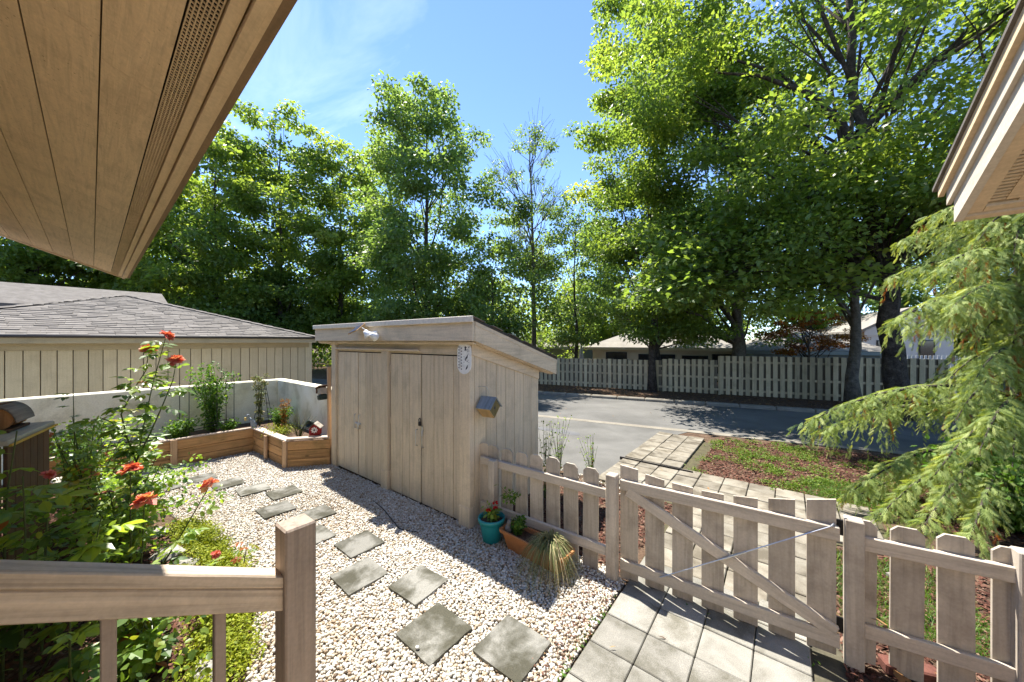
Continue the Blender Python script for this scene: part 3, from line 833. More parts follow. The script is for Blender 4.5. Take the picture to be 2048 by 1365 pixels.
fence_run('picket_fence', 'short picket fence between the shed corner and the gate', (-2.925, 3.13), (-1.335, 3.165), [0.03, 0.175 + 0.0, 0.375, 0.583, 0.79, 0.995, 1.205, 1.412],
          [(0.805, 0.09), (0.265, 0.09)], [(0.245, -0.064, 0.088, 0.87)], 1)
fence_run('picket_fence', 'picket fence run at the right under the cypress', (0.42, 3.375), (1.10, 3.475), [-0.01, 0.215, 0.437, 0.66],
          [(0.865, 0.095), (0.27, 0.095)], [(0.70, -0.005, 0.092, 1.02)], 2, 0.03)
fence_run('picket_fence', 'last picket run beyond the right hand post', (1.17, 3.485), (2.6, 3.7), [0.08 + 0.222 * i for i in range(6)],
          [(0.865, 0.095), (0.27, 0.095)], [(1.44, -0.005, 0.092, 1.02)], 4, 0.03)
def gate_post(x, y, w, h, label):
    t = thing('gate_post', label, 'post', (x, y, 0))
    link('shaft', cb(w, w, h, FZ, 0.007), (0, 0, h / 2), (0, 0, 0), t)
    return t
g1 = gate_post(-1.283, 3.175, 0.098, 1.0, 'square taupe gate post on the left of the gate')
g2 = gate_post(0.372, 3.368, 0.10, 1.02, 'square taupe gate post on the hinge side of the gate')
for hz in (0.93, 0.24):
    link('hinge', cb(0.05, 0.012, 0.11, BLACKM, 0.003), (-0.062, 0.02, hz), (0, 0, 0), g2)
ga = math.atan2(3.345 - 3.235, 0.30 + 1.225)
gate = thing('garden_gate', 'taupe picket gate with curved top, diagonal brace and cable', 'gate', (-1.225, 3.235, 0), ga)
GL = 1.525
link('top_rail', cb(GL, 0.036, 0.098, FX, 0.005), (GL / 2, -0.018, 0.905), (0, 0, 0), gate)
link('bottom_rail', cb(GL, 0.036, 0.098, FX, 0.005), (GL / 2, -0.018, 0.16), (0, 0, 0), gate)
dl = math.hypot(1.44, 0.645)
link('diagonal_brace', cb(dl, 0.034, 0.092, FX, 0.005), (0.785, -0.0205, 0.535), (0, math.atan2(0.645, 1.44), 0), gate)
tops = [(1.085, 1.070), (1.040, 1.020), (1.008, 1.0), (0.990, 0.995), (0.998, 1.015), (1.03, 1.06), (1.075, 1.115)]
for i, (tl, tr) in enumerate(tops):
    me = picket_mesh(0.160, 1, 0.018, 0, FZ, (tl - 0.02, tr - 0.02))
    link('picket', me, (0.075 + i * 0.226, 0.0105, 0.015 + 0.004 * i), (0, 0, 0), gate)
mm = MB()
c0, c1 = Vector((0.36, -0.045, 0.18)), Vector((1.475, -0.045, 0.955))
mm.tube([c0, c1], 0.0045, 6)
mid = c0.lerp(c1, 0.50)
mm.tube([c0.lerp(c1, .43), c0.lerp(c1, .56)], 0.009, 8)
mm.tube([c0 + Vector((-.02, .028, -.014)), c0], 0.006, 6)
mm.tube([c1, c1 + Vector((.02, .028, .014))], 0.006, 6)
link('turnbuckle_cable', mm.mesh('turnbuckle_cable', STEEL), (0, 0, 0), (0, 0, 0), gate)
br = thing('loose_brick', 'dull red brick edging lying under the right picket run', 'brick', (0.66, 3.50, 0), rad(20))
link('brick_body', cb(0.30, 0.10, 0.075, BRICK, 0.01), (0, 0, 0.04), (0, 0, 0), br)

# ------------------------------------------------------------------ stair railing, steps and porch
rail = thing('stair_railing', 'worn grey brown stair railing with square newel post in the foreground', 'railing', (-1.6, 0.55, 0))
def RL(x, y, z): return (x + 1.6, y - 0.55, z)
def slant(name, y0, y1, ztop, th, x0, x1, mat, bev=0.006):
    # sloping board with plumb ends, small chamfer along the top edges
    V, Fc = [], []
    prof = [(x0, -th + bev), (x0 + bev, -th), (x1 - bev, -th), (x1, -th + bev), (x1, -bev), (x1 - bev, 0), (x0 + bev, 0), (x0, -bev)]
    for y in (y0, y1):
        for (x, dz) in prof:
            V.append(RL(x, y, ztop(y) + dz))
    n = len(prof)
    Fc = [tuple(range(n)), tuple(range(2 * n - 1, n - 1, -1))] + [(i, n + i, n + (i + 1) % n, (i + 1) % n) for i in range(n)]
    th_ = math.atan(0.549)
    inv = Matrix.Rotation(th_, 3, 'X')
    V = [tuple(inv @ Vector(v)) for v in V]
    me = make_mesh(name, V, Fc, mat); fix_normals(me)
    return link(name, me, (0, 0, 0), (-th_, 0, 0), rail)
zt = lambda y: 1.308 + (0.53 - y) * 0.549
slant('cap_rail', -0.75, 0.545, zt, 0.050, -1.685, -1.598, RAILM)
slant('side_rail', -0.75, 0.545, lambda y: zt(y) - 0.0525, 0.092, -1.642, -1.603, RAILM)
slant('bottom_rail', -0.75, 0.545, lambda y: zt(y) - 0.92, 0.092, -1.642, -1.603, RAILM)
for y in (0.356, 0.085, -0.186, -0.457):
    h = 0.86
    link('baluster', cb(0.034, 0.034, 0.92, POSTM, 0.003), RL(-1.662, y, zt(y) - 0.525), (0, 0, 0), rail)
link('newel_post', cb(0.118, 0.118, 1.485, POSTM, 0.007), RL(-1.634, 0.604, 0.7425), (0, 0, 0), rail)
porch = thing('porch_steps', 'taupe timber porch floor and steps under the camera', 'steps', (-0.4, 0.0, 0))
for i in range(4):
    link('tread', cb(2.05, 0.29, 0.04, TX), (-0.1, 0.62 - i * 0.27, 0.16 + i * 0.15), (0, 0, 0), porch)
    link('riser', cb(2.05, 0.03, 0.135, TX), (-0.1, 0.735 - i * 0.27, 0.0725 + i * 0.15), (0, 0, 0), porch)
link('deck', cb(2.1, 0.55, 0.05, TX), (-0.1, -0.62, 0.585), (0, 0, 0), porch)

# ------------------------------------------------------------------ own house: left eave with soffit, and right wing eave
house = thing('house', 'tan house eave with plywood soffit and vent strip overhead at left', 'house', (0, 0, 0), rad(-1.77))
SL = 0.3795
def sz(y): return 3.338 - SL * (y - 0.328)
HX0, HX1 = -8.8, 0.55
def hb(name, x0, x1, y0, y1, d0, d1, mat, parent=house):
    return slopebox(name, x0, x1, y0, y1, d0, d1, mat, lambda x, y, z: (x, y, z), parent, sz)
WY = -0.86
sf = hb('soffit', HX0 + .03, HX1, WY, 0.20, 0.012, 0.03, plain('brown groove', (0.10, 0.065, 0.035), 0.9))
joints = [0.205, 0.023, -0.176, -0.37, -0.555, -0.75, WY]
rr = random.Random(11)
for k in range(len(joints) - 1):
    off = rr.uniform(0.2, 1.6)
    e = [HX0 + .03]
    x = HX0 + off + 0.8
    while x < HX1 - 0.4:
        e.append(x); x += 2.44
    e.append(HX1)
    for p, q in zip(e[:-1], e[1:]):
        hb('soffit_panel', p + .0015, q - .0015, joints[k + 1] + 0.0025, joints[k] - 0.0025, -0.006, 0.010, SOFF, sf)
# vent strip: frame plus expanded grille bars
vent = hb('vent_backing', HX0 + .04, HX1, 0.209, 0.281, 0.03, 0.04, DARK)
mm = MB()
def bar(x0, x1, y0, y1, d0=-0.002, d1=0.004):
    V = []
    for dd in (d0, d1):
        for (x, y) in ((x0, y0), (x1, y0), (x1, y1), (x0, y1)):
            V.append((x, y, sz(y) + dd))
    mm.add(V, [(3, 2, 1, 0), (4, 5, 6, 7), (0, 1, 5, 4), (1, 2, 6, 5), (2, 3, 7, 6), (3, 0, 4, 7)])
for i in range(7):
    y = 0.211 + i * 0.0113
    bar(HX0 + .04, HX1, y - 0.0018, y + 0.0018)
x = HX0 + 0.05
while x < HX1:
    bar(x - 0.0025, x + 0.0025, 0.2095, 0.2805, -0.0015, 0.0035); x += 0.021
link('vent_grille', mm.mesh('vent_grille', SOFT), (0, 0, 0), (0, 0, 0), house)
hb('eave_board', HX0 + .01, HX1, 0.285, 0.321, -0.016, 0.02, SOFT)
hb('fascia_board', HX0, HX1, 0.326, 0.358, -0.036, 0.14, SOFT)
hb('fascia_moulding', HX0 - .005, HX1, 0.3595, 0.380, -0.010, 0.145, SOFT)
hb('drip_edge', HX0 - .02, HX1, 0.3815, 0.412, 0.008, 0.16, wood('weathered drip edge', (0.25, 0.17, 0.10), 'X', 0.3))
hb('rake_board', HX0 - .012, HX0 + .028, WY, 0.324, -0.03, 0.13, SOFT)
hb('roof', HX0 - .03, HX1, -4.5, 0.42, 0.165, 0.21, SHING)
link('wall', cb(8.5, 0.18, 4.7, TZ), (HX0 + 0.55 + 4.25, WY - 0.095, 1.4), (0, 0, 0), house)
link('wall_trim', cb(0.10, 0.022, 3.6, SOFT), (HX0 + 0.60, WY - 0.001 + 0.012, 1.8), (0, 0, 0), house)
link('wall_trim', cb(0.022, 0.10, 3.6, SOFT), (HX0 + 0.54, WY - 0.05, 1.8), (0, 0, 0), house)

wing = thing('house_wing', 'pale trimmed eave corner of the house wing at upper right', 'house', (0.757, 3.125, 0))
def wz(y): return 2.927 - 0.3826 * (y - 3.125)
def wb(name, x0, x1, y0, y1, d0, d1, mat, parent=wing):
    return slopebox(name, x0, x1, y0, y1, d0, d1, mat, lambda x, y, z: (x - 0.757, y - 3.125, z), parent, wz)
wb('rake_board', 0.757, 0.79, -0.5, 3.125, 0.0, 0.158, RAKE)
wb('rake_moulding', 0.738, 0.7565, -0.5, 3.16, 0.125, 0.225, RAKE)
wb('drip_edge', 0.715, 0.7375, -0.5, 3.20, 0.205, 0.262, SOFT)
wb('roof', 0.70, 4.0, -0.5, 3.235, 0.264, 0.285, SHING)
wb('eave_fascia', 0.791, 4.0, 3.09, 3.124, 0.0, 0.24, SOFT)
ws = wb('soffit', 0.791, 4.0, -0.5, 3.088, 0.05, 0.06, DARK)
wb('soffit_border', 0.793, 0.845, -0.5, 3.086, 0.012, 0.045, SOFT, ws)
wb('soffit_panel', 0.905, 4.0, -0.5, 3.02, 0.02, 0.045, SOFF, ws)
wb('soffit_border', 0.848, 4.0, 3.045, 3.086, 0.012, 0.045, SOFT, ws)
mm = MB()
y = -0.4
while y < 3.02:
    V = []
    for dd in (0.022, 0.03):
        for (x, yy) in ((0.847, y), (0.903, y), (0.903, y + 0.012), (0.847, y + 0.012)):
            V.append((x - 0.757, yy - 3.125, wz(yy) + dd))
    mm.add(V, [(3, 2, 1, 0), (4, 5, 6, 7), (0, 1, 5, 4), (1, 2, 6, 5), (2, 3, 7, 6), (3, 0, 4, 7)])
    y += 0.024
x = 0.95
while x < 2.4:
    V = []
    for dd in (0.022, 0.03):
        for (xx, yy) in ((x, 3.022), (x + .03, 3.022), (x + .03, 3.044), (x, 3.044)):
            V.append((xx - 0.757, yy - 3.125, wz(yy) + dd))
    mm.add(V, [(3, 2, 1, 0), (4, 5, 6, 7), (0, 1, 5, 4), (1, 2, 6, 5), (2, 3, 7, 6), (3, 0, 4, 7)])
    x += 0.05
stuff(link('vent_grille', mm.mesh('vent_grille', SOFT), (0, 0, 0), (0, 0, 0), ws))
link('wall', cb(2.4, 3.2, 3.0, RAKE), (1.9, -2.0, 1.48), (0, 0, 0), wing)  # out of view; made pale and long to bounce sunlight into the shade

# ------------------------------------------------------------------ white garden wall
gw = thing('garden_wall', 'low cream white stucco garden wall behind the planter', 'wall', (-9.6, 3.15, 0))
link('wall_body', cb(0.20, 5.2, 1.33, STUCCO, 0.02), (-0.10, -2.4, 0.665), (0, 0, 0), gw)
link('wall_return', cb(3.20, 0.20, 1.33, STUCCO, 0.02), (1.603, 0.10, 0.6655), (0, 0, 0), gw)

# ------------------------------------------------------------------ raised planter
pl = thing('raised_planter', 'L shaped raised planter of orange brown timber boards beside the shed', 'planter', (-8.6, 2.38, 0))
def PLc(x, y, z): return (x + 8.6, y - 2.38, z)
def run(p0, p1, mat, n=3, z0=0.0, z1=0.47, th=0.038, gap=0.006):
    L = math.hypot(p1[0] - p0[0], p1[1] - p0[1]); a = math.atan2(p1[1] - p0[1], p1[0] - p0[0])
    hh = (z1 - z0) / n
    for i in range(n):
        link('board', cb(L, th, hh - gap, mat, 0.005), PLc((p0[0] + p1[0]) / 2, (p0[1] + p1[1]) / 2, z0 + hh * (i + 0.5)), (0, 0, a), pl)
    return L, a
def cap(p0, p1, w=0.13, z=0.482):
    L = math.hypot(p1[0] - p0[0], p1[1] - p0[1]); a = math.atan2(p1[1] - p0[1], p1[0] - p0[0])
    nx, ny = -math.sin(a), math.cos(a)
    link('capping', cb(L, w, 0.026, CAPW, 0.004), PLc((p0[0] + p1[0]) / 2 + nx * w * 0.35, (p0[1] + p1[1]) / 2 + ny * w * 0.35, z), (0, 0, a), pl)
A_, B_, C_, D_ = (-8.72, -0.3), (-8.55, 2.38), (-6.94, 2.44), (-6.50, 2.97)
run(A_, B_, CEDAR, 2, 0.0, 0.30)
run((A_[0] + .012, A_[1]), (B_[0] + .012, B_[1]), CEDAR, 1, 0.30, 0.47)
run(B_, C_, CEDAR); run(C_, D_, CEDAR)
cap((-8.53, 2.355), (-6.92, 2.415), 0.14, 0.4835); cap((-6.95, 2.42), (-6.50, 2.96), 0.12, 0.5095)
cap((-8.70, -0.3), (-8.53, 2.42), 0.06, 0.4835)
for (x, y, a_, zz) in ((-8.60, 1.20, 0, .49), (-7.75, 2.375, 0, .46), (-6.955, 2.425, 0.5, .48), (-8.57, 0.15, 0, .49)):
    link('stake', cb(0.045, 0.09, zz, CEDARZ, 0.004) if a_ == 0 and x < -8 else cb(0.085, 0.035, zz, CEDARZ, 0.004), PLc(x + (0.03 if x < -8 else 0), y - (0.03 if x > -8 else 0), zz / 2), (0, 0, a_), pl)
ps = make_mesh('planting_soil', [PLc(x, y, 0.40) for (x, y) in ((-9.58, -0.3), (-8.72, -0.3), (-8.57, 2.41), (-6.96, 2.47), (-6.52, 2.99), (-6.5, 3.12), (-9.58, 3.12))], [tuple(range(7))], SOIL)
link('planting_soil', ps, (0, 0, 0), (0, 0, 0), pl)

# ------------------------------------------------------------------ neighbour's house on the left
nb = thing('neighbour_house', 'low olive house with grey shingled hip roof behind the garden wall', 'house', (-11.7, 1.0, 0))
NB = lambda x, y, z: (x + 11.7, y - 1.0, z)
nw = link('wall', cb(5.6, 7.2, 2.4, plain('siding groove', (0.11, 0.09, 0.06), 0.9), 0.01), NB(-14.53, 1.03, 1.0), (0, 0, 0), nb)
for i in range(36):
    y = -2.52 + i * 0.203
    link('plank', cb(0.024, 0.191, 2.4, NEIGH, 0.005), (2.8 + 0.012 + 0.018, y + 0.1 - 1.03, 0.0), (0, 0, 0), nw)
link('frieze', cb(0.03, 7.25, 0.15, TRIMN), NB(-11.645, 1.05, 2.135), (0, 0, 0), nb)
link('fascia', cb(0.035, 7.35, 0.13, TRIMN), NB(-11.30, 1.07, 2.265), (0, 0, 0), nb)
link('eave_soffit', cb(0.38, 7.3, 0.02, TRIMN), NB(-11.51, 1.05, 2.215), (0, 0, 0), nb)
gm = MB(); gm.tube([(0, -3.68, 0), (0, 3.68, 0)], 0.032, 10)
link('gutter', gm.mesh('gutter', GUTTER, True), NB(-11.245, 1.07, 2.345), (0, 0, 0), nb)
EX, EZ, MP = -11.26, 2.365, 0.325
PEAK = (EX - 3.62, 1.07)
def nz(x): return EZ + MP * (EX - x)
apex = (PEAK[0], PEAK[1], nz(PEAK[0]))
base = [(EX, PEAK[1] - 3.62, EZ), (EX, PEAK[1] + 3.62, EZ), (EX - 7.24, PEAK[1] + 3.62, EZ), (EX - 7.24, PEAK[1] - 3.62, EZ)]
V = [NB(*v) for v in base + [apex]]
nrf = link('roof', make_mesh('roof', V, [(0, 1, 4), (1, 2, 4), (2, 3, 4), (3, 0, 4), (3, 2, 1, 0)], SHING), (0, 0, 0), (0, 0, 0), nb)
# shingles on the slope that faces the court
rr = random.Random(21)
pieces = []
rows = 26
sl = math.sqrt(1 + MP * MP)
for r in range(rows):
    dx0 = r * 3.62 / rows
    x0 = EX + 0.012 - dx0; x1 = x0 - 3.62 / rows - 0.02
    half = 3.62 - dx0
    y = PEAK[1] - half + rr.uniform(0.0, 0.12)
    while y < PEAK[1] + half - 0.02:
        w = rr.choice((0.15, 0.22, 0.30, 0.36))
        ye = min(y + w, PEAK[1] + half)
        th = rr.choice((0.010, 0.016, 0.020))
        pieces.append((x0, x1, y, ye, th))
        y = ye + 0.006
pieces.sort(key=lambda p: -(p[3] - p[2]) * (1.0 if p[2] > -1.2 else 0.2) / (12 + (EX - p[0])))
rest = MB()
for i, (x0, x1, y0, y1, th) in enumerate(pieces):
    V = [NB(x0, y0, nz(x0) + .004), NB(x0, y1, nz(x0) + .004), NB(x1, y1, nz(x1) + .002), NB(x1, y0, nz(x1) + .002),
         NB(x0, y0, nz(x0) + .004 + th), NB(x0, y1, nz(x0) + .004 + th), NB(x1, y1, nz(x1) + .006), NB(x1, y0, nz(x1) + .006)]
    Fc = [(4, 5, 6, 7), (0, 1, 5, 4), (1, 2, 6, 5), (3, 0, 4, 7)]
    if i < 300:
        link('shingle', make_mesh('shingle', V, Fc, SHING), (0, 0, 0), (0, 0, 0), nrf)
    else:
        rest.add(V, Fc)
stuff(link('shingle_field', rest.mesh('shingle_field', SHING), (0, 0, 0), (0, 0, 0), nrf))
for s in (-1, 1):
    for k in range(17):
        t0, t1 = k / 17, (k + 1.25) / 17
        p = Vector(base[0 if s < 0 else 1]).lerp(Vector(apex), t0); q = Vector(base[0 if s < 0 else 1]).lerp(Vector(apex), min(t1, 1))
        dv = q - p
        side = Vector((0.16, s * 0.16, 0)) * 0.5
        w0 = Vector((0.09, -s * 0.09 * 0 , -0.03)); w1 = Vector((0, s * 0.09, -0.03))
        V = [NB(*(p + w0 + Vector((0, 0, .045)))), NB(*(p + Vector((0, 0, .055)))), NB(*(p + w1 + Vector((0, 0, .045)))), NB(*(q + w0 + Vector((0, 0, .032)))), NB(*(q + Vector((0, 0, .042)))), NB(*(q + w1 + Vector((0, 0, .032))))]
        me = make_mesh('hip_cap', V, [(0, 1, 4, 3), (1, 2, 5, 4), (0, 2, 1)], SHING); fix_normals(me)
        link('hip_cap', me, (0, 0, 0), (0, 0, 0), nrf)
# taller roof behind
V = [(-15.0, -7, 3.18), (-15.0, 2.08, 3.18), (-17.0, 2.08, 3.88), (-17.0, -7, 3.88), (-19.0, 2.08, 3.18), (-19.0, -7, 3.18)]
V = [NB(*v) for v in V] + [NB(v[0], v[1], v[2] - 0.09) for v in V]
me = make_mesh('upper_roof', V, [(0, 1, 2, 3), (3, 2, 4, 5), (6, 9, 8, 7), (9, 11, 10, 8), (0, 6, 7, 1), (1, 7, 8, 2), (2, 8, 10, 4)], SHING); fix_normals(me)
link('upper_roof', me, (0, 0, 0), (0, 0, 0), nb)
link('upper_wall', cb(3.5, 8.6, 1.1, TRIMN), NB(-17.0, -2.4, 2.62), (0, 0, 0), nb)

# ------------------------------------------------------------------ shadowbox fence across the road
F0 = (-10.2, 15.1); FA = math.atan2(3.3, 14.8)
bf = thing('board_fence', 'long greyed shadowbox board fence across the road', 'fence', (F0[0], F0[1], 0), FA)
rr = random.Random(5)
segs = [(0.0, 6.05, 1.36), (6.05, 8.22, 1.43), (8.22, 14.9, 1.60)]
segs = [(-6.0, 0.0, 1.30)] + segs
for (s0, s1, h) in segs:
    for z in (0.22, 0.72, h - 0.22):
        link('rail', cb(s1 - s0, 0.038, 0.085, BACKF), ((s0 + s1) / 2, 0, z), (0, 0, 0), bf)
    s = s0 + 0.07
    i = 0
    while s < s1 - 0.05:
        w = 0.148
        hh = h + rr.uniform(-.012, .012)
        hq = round(hh / 0.02) * 0.02
        link('board', cb(w, 0.018, hq, BACKF, 0.003), (s, -0.029, hq / 2 + 0.03), (0, rr.uniform(-.006, .006), 0), bf)
        link('board', cb(w, 0.018, hq, BACKSHADE, 0.003), (s + 0.115, 0.029, hq / 2 + 0.03), (0, rr.uniform(-.006, .006), 0), bf)
        s += 0.229
    link('post', cb(0.09, 0.05, h + 0.02, BACKF), (s0 + 0.0, 0.045, h / 2), (0, 0, 0), bf)
bg = thing('board_gate', 'dark green grey board fence panel at far right behind the cypress', 'fence', (4.28, 18.33, 0), FA - 0.5)
DKF = wood('dark greyed boards', (0.13, 0.135, 0.11), 'Z', 0.25)
for i in range(14):
    link('board', cb(0.24, 0.02, 1.62, DKF, 0.003), (0.35 + i * 0.25, 0.012 * (i % 2), 0.83), (0, 0, 0), bg)
for z in (0.3, 1.3):
    link('rail', cb(3.5, 0.03, 0.09, DKF), (2.0, 0.045, z), (0, 0, 0), bg)

# ------------------------------------------------------------------ houses beyond the board fence (in the fence's own frame)
fe = Vector((math.cos(FA), math.sin(FA), 0)); fn = Vector((-math.sin(FA), math.cos(FA), 0))
def FF(s, q, z=0): return Vector((F0[0], F0[1], z)) + fe * s + fn * q
def far_house(name, label, s0, s1, q, depth, eave, pitch_, wallm, roofm, wins, over=0.45, gable=False, rise=None):
    t = thing(name, label, 'house', FF((s0 + s1) / 2, q), FA)
    L = s1 - s0
    link('wall', cb(L, depth, eave + 0.6, wallm, 0.01), (0, depth / 2, (eave - 0.6) / 2), (0, 0, 0), t)
    hw, hd = L / 2 + over, depth / 2 + over
    if not gable:
        r = hd * pitch_
        V = [(-hw, -over, eave), (hw, -over, eave), (hw, depth + over, eave), (-hw, depth + over, eave), (-hw + hd * 0.8, depth / 2, eave + r), (hw - hd * 0.8, depth / 2, eave + r)]
        Fc = [(0, 1, 5, 4), (1, 2, 5), (2, 3, 4, 5), (3, 0, 4), (3, 2, 1, 0)]
    else:
        r = hw * pitch_
        V = [(-hw, -over, eave), (hw, -over, eave), (0, -over, eave + r), (-hw, depth, eave), (hw, depth, eave), (0, depth, eave + r)]
        V += [(v[0], v[1], v[2] - 0.16) for v in V]
        Fc = [(0, 2, 5, 3), (2, 1, 4, 5), (6, 9, 11, 8), (8, 11, 10, 7), (0, 6, 8, 2), (2, 8, 7, 1), (0, 3, 9, 6), (1, 7, 10, 4)]
        gm_ = prism('gable_wall', [(-L / 2, eave - .3), (L / 2, eave - .3), (L / 2, eave - 0.02), (0, eave + L / 2 * pitch_ - 0.02), (-L / 2, eave - 0.02)], 0.1, wallm)
        link('gable_wall', gm_, (0, -0.052, 0), (0, 0, 0), t)
    me = make_mesh('roof', V, Fc, roofm); fix_normals(me)
    link('roof', me, (0, 0, 0), (0, 0, 0), t)
    if not gable:
        link('fascia', cb(L + 2 * over, 0.04, 0.16, wallm), (0, -over + 0.03, eave - 0.09), (0, 0, 0), t)
    for (a0, a1, z0, z1) in wins:
        w = link('window', cb(a1 - a0, 0.05, z1 - z0, plain('dark frame', (0.05, 0.045, 0.04), 0.6) if False else BLACKM, 0.01), ((a0 + a1) / 2 - (s0 + s1) / 2, -0.03, (z0 + z1) / 2), (0, 0, 0), t)
        k = max(1, int((a1 - a0) / 0.8))
        for i in range(k):
            ww = (a1 - a0 - 0.08) / k
            link('pane', cb(ww - 0.05, 0.012, z1 - z0 - 0.09, GLASS, 0.002), (-(a1 - a0 - 0.08) / 2 + ww * (i + .5), -0.028, 0), (0, 0, 0), w)
    return t
far_house('cream_house', 'cream house with dark windows behind the board fence', 1.6, 9.75, 6, 7, 1.86, 0.34, CREAM, SHINGFAR,
          [(2.46, 3.75, 0.5, 1.55), (4.43, 6.5, 0.5, 1.45), (6.85, 8.2, 0.4, 1.4), (8.4, 9.6, 0.4, 1.5)])
far_house('outbuilding', 'low grey green outbuilding left of the cream house beyond the fence', -7.0, -0.3, 11, 5, 1.75, 0.30, GREYW, SHINGFAR, [])
far_house('grey_roof_house', 'house with broad grey roof behind the orange maple', 9.95, 14.6, 3.6, 6, 1.80, 0.36, GREYW, SHINGFAR, [(11.2, 12.6, 0.6, 1.4)])
far_house('white_gable_house', 'white gabled house far beyond the fence at right', 17.4, 21.4, 13, 8, 2.9, 0.6, WHITEW, SHINGFAR, [(18.0, 18.7, 1.0, 2.3), (19.9, 20.6, 1.0, 2.3)], 0.35, True)
pf = thing('white_picket_fence', 'far white picket fence in front of the white gabled house', 'fence', FF(13.9, 4.2), FA)
for i in range(36):
    link('picket', cb(0.08, 0.02, 1.62, WHITEW, 0.003), (i * 0.13, 0, 0.82), (0, 0, 0), pf)
link('rail', cb(4.7, 0.03, 0.08, WHITEW), (2.28, 0.03, 1.45), (0, 0, 0), pf)
mm = MB(); mm.lathe([(0.02, 2.0), (0.06, 1.9), (0.20, 0.9), (0.16, 0.86), (0.03, 0.84), (0.03, 0)], 12)
tag(link('closed_parasol', mm.mesh('closed_parasol', WHITEW, True), FF(1.2, 4.6)), 'closed white patio parasol at the left end of the cream house', 'parasol')

# ------------------------------------------------------------------ trees
def polyline(path, t):
    """point on a list of (x,y,z) by z fraction t 0..1 over its length index"""
    f = t * (len(path) - 1)
    i = min(int(f), len(path) - 2)
    return Vector(path[i]).lerp(Vector(path[i + 1]), f - i)

def leaf_cloud(rng, C, Rc, n, size, flat=0.55, up=0.55, T=LEAF, tone=None, shell=2.0, tvar=0.16):
    w = Rc ** 2; w = w / w.sum()
    ci = rng.choice(len(C), n, p=w)
    v = rng.normal(size=(n, 3)); v /= np.linalg.norm(v, axis=1, keepdims=True)
    r = rng.random(n) ** (1 / shell)
    off = v * r[:, None]
    off[:, 2] = np.where(off[:, 2] < 0, off[:, 2] * 0.75, off[:, 2])
    P = C[ci] + off * Rc[ci][:, None] * np.array([1, 1, flat])
    d = off * np.array([1, 1, 0.2]) + rng.normal(0, 0.55, (n, 3)); d[:, 2] -= 0.30
    u = rng.normal(0, up, (n, 3)); u[:, 2] += 1.0
    s = size * rng.uniform(0.65, 1.25, n)
    if tone is None:
        tone = rng.normal(0.45, 0.15, len(C))
    tint = tone[ci] + rng.normal(0, tvar, n)
    return P, frames(d, u), s, tint

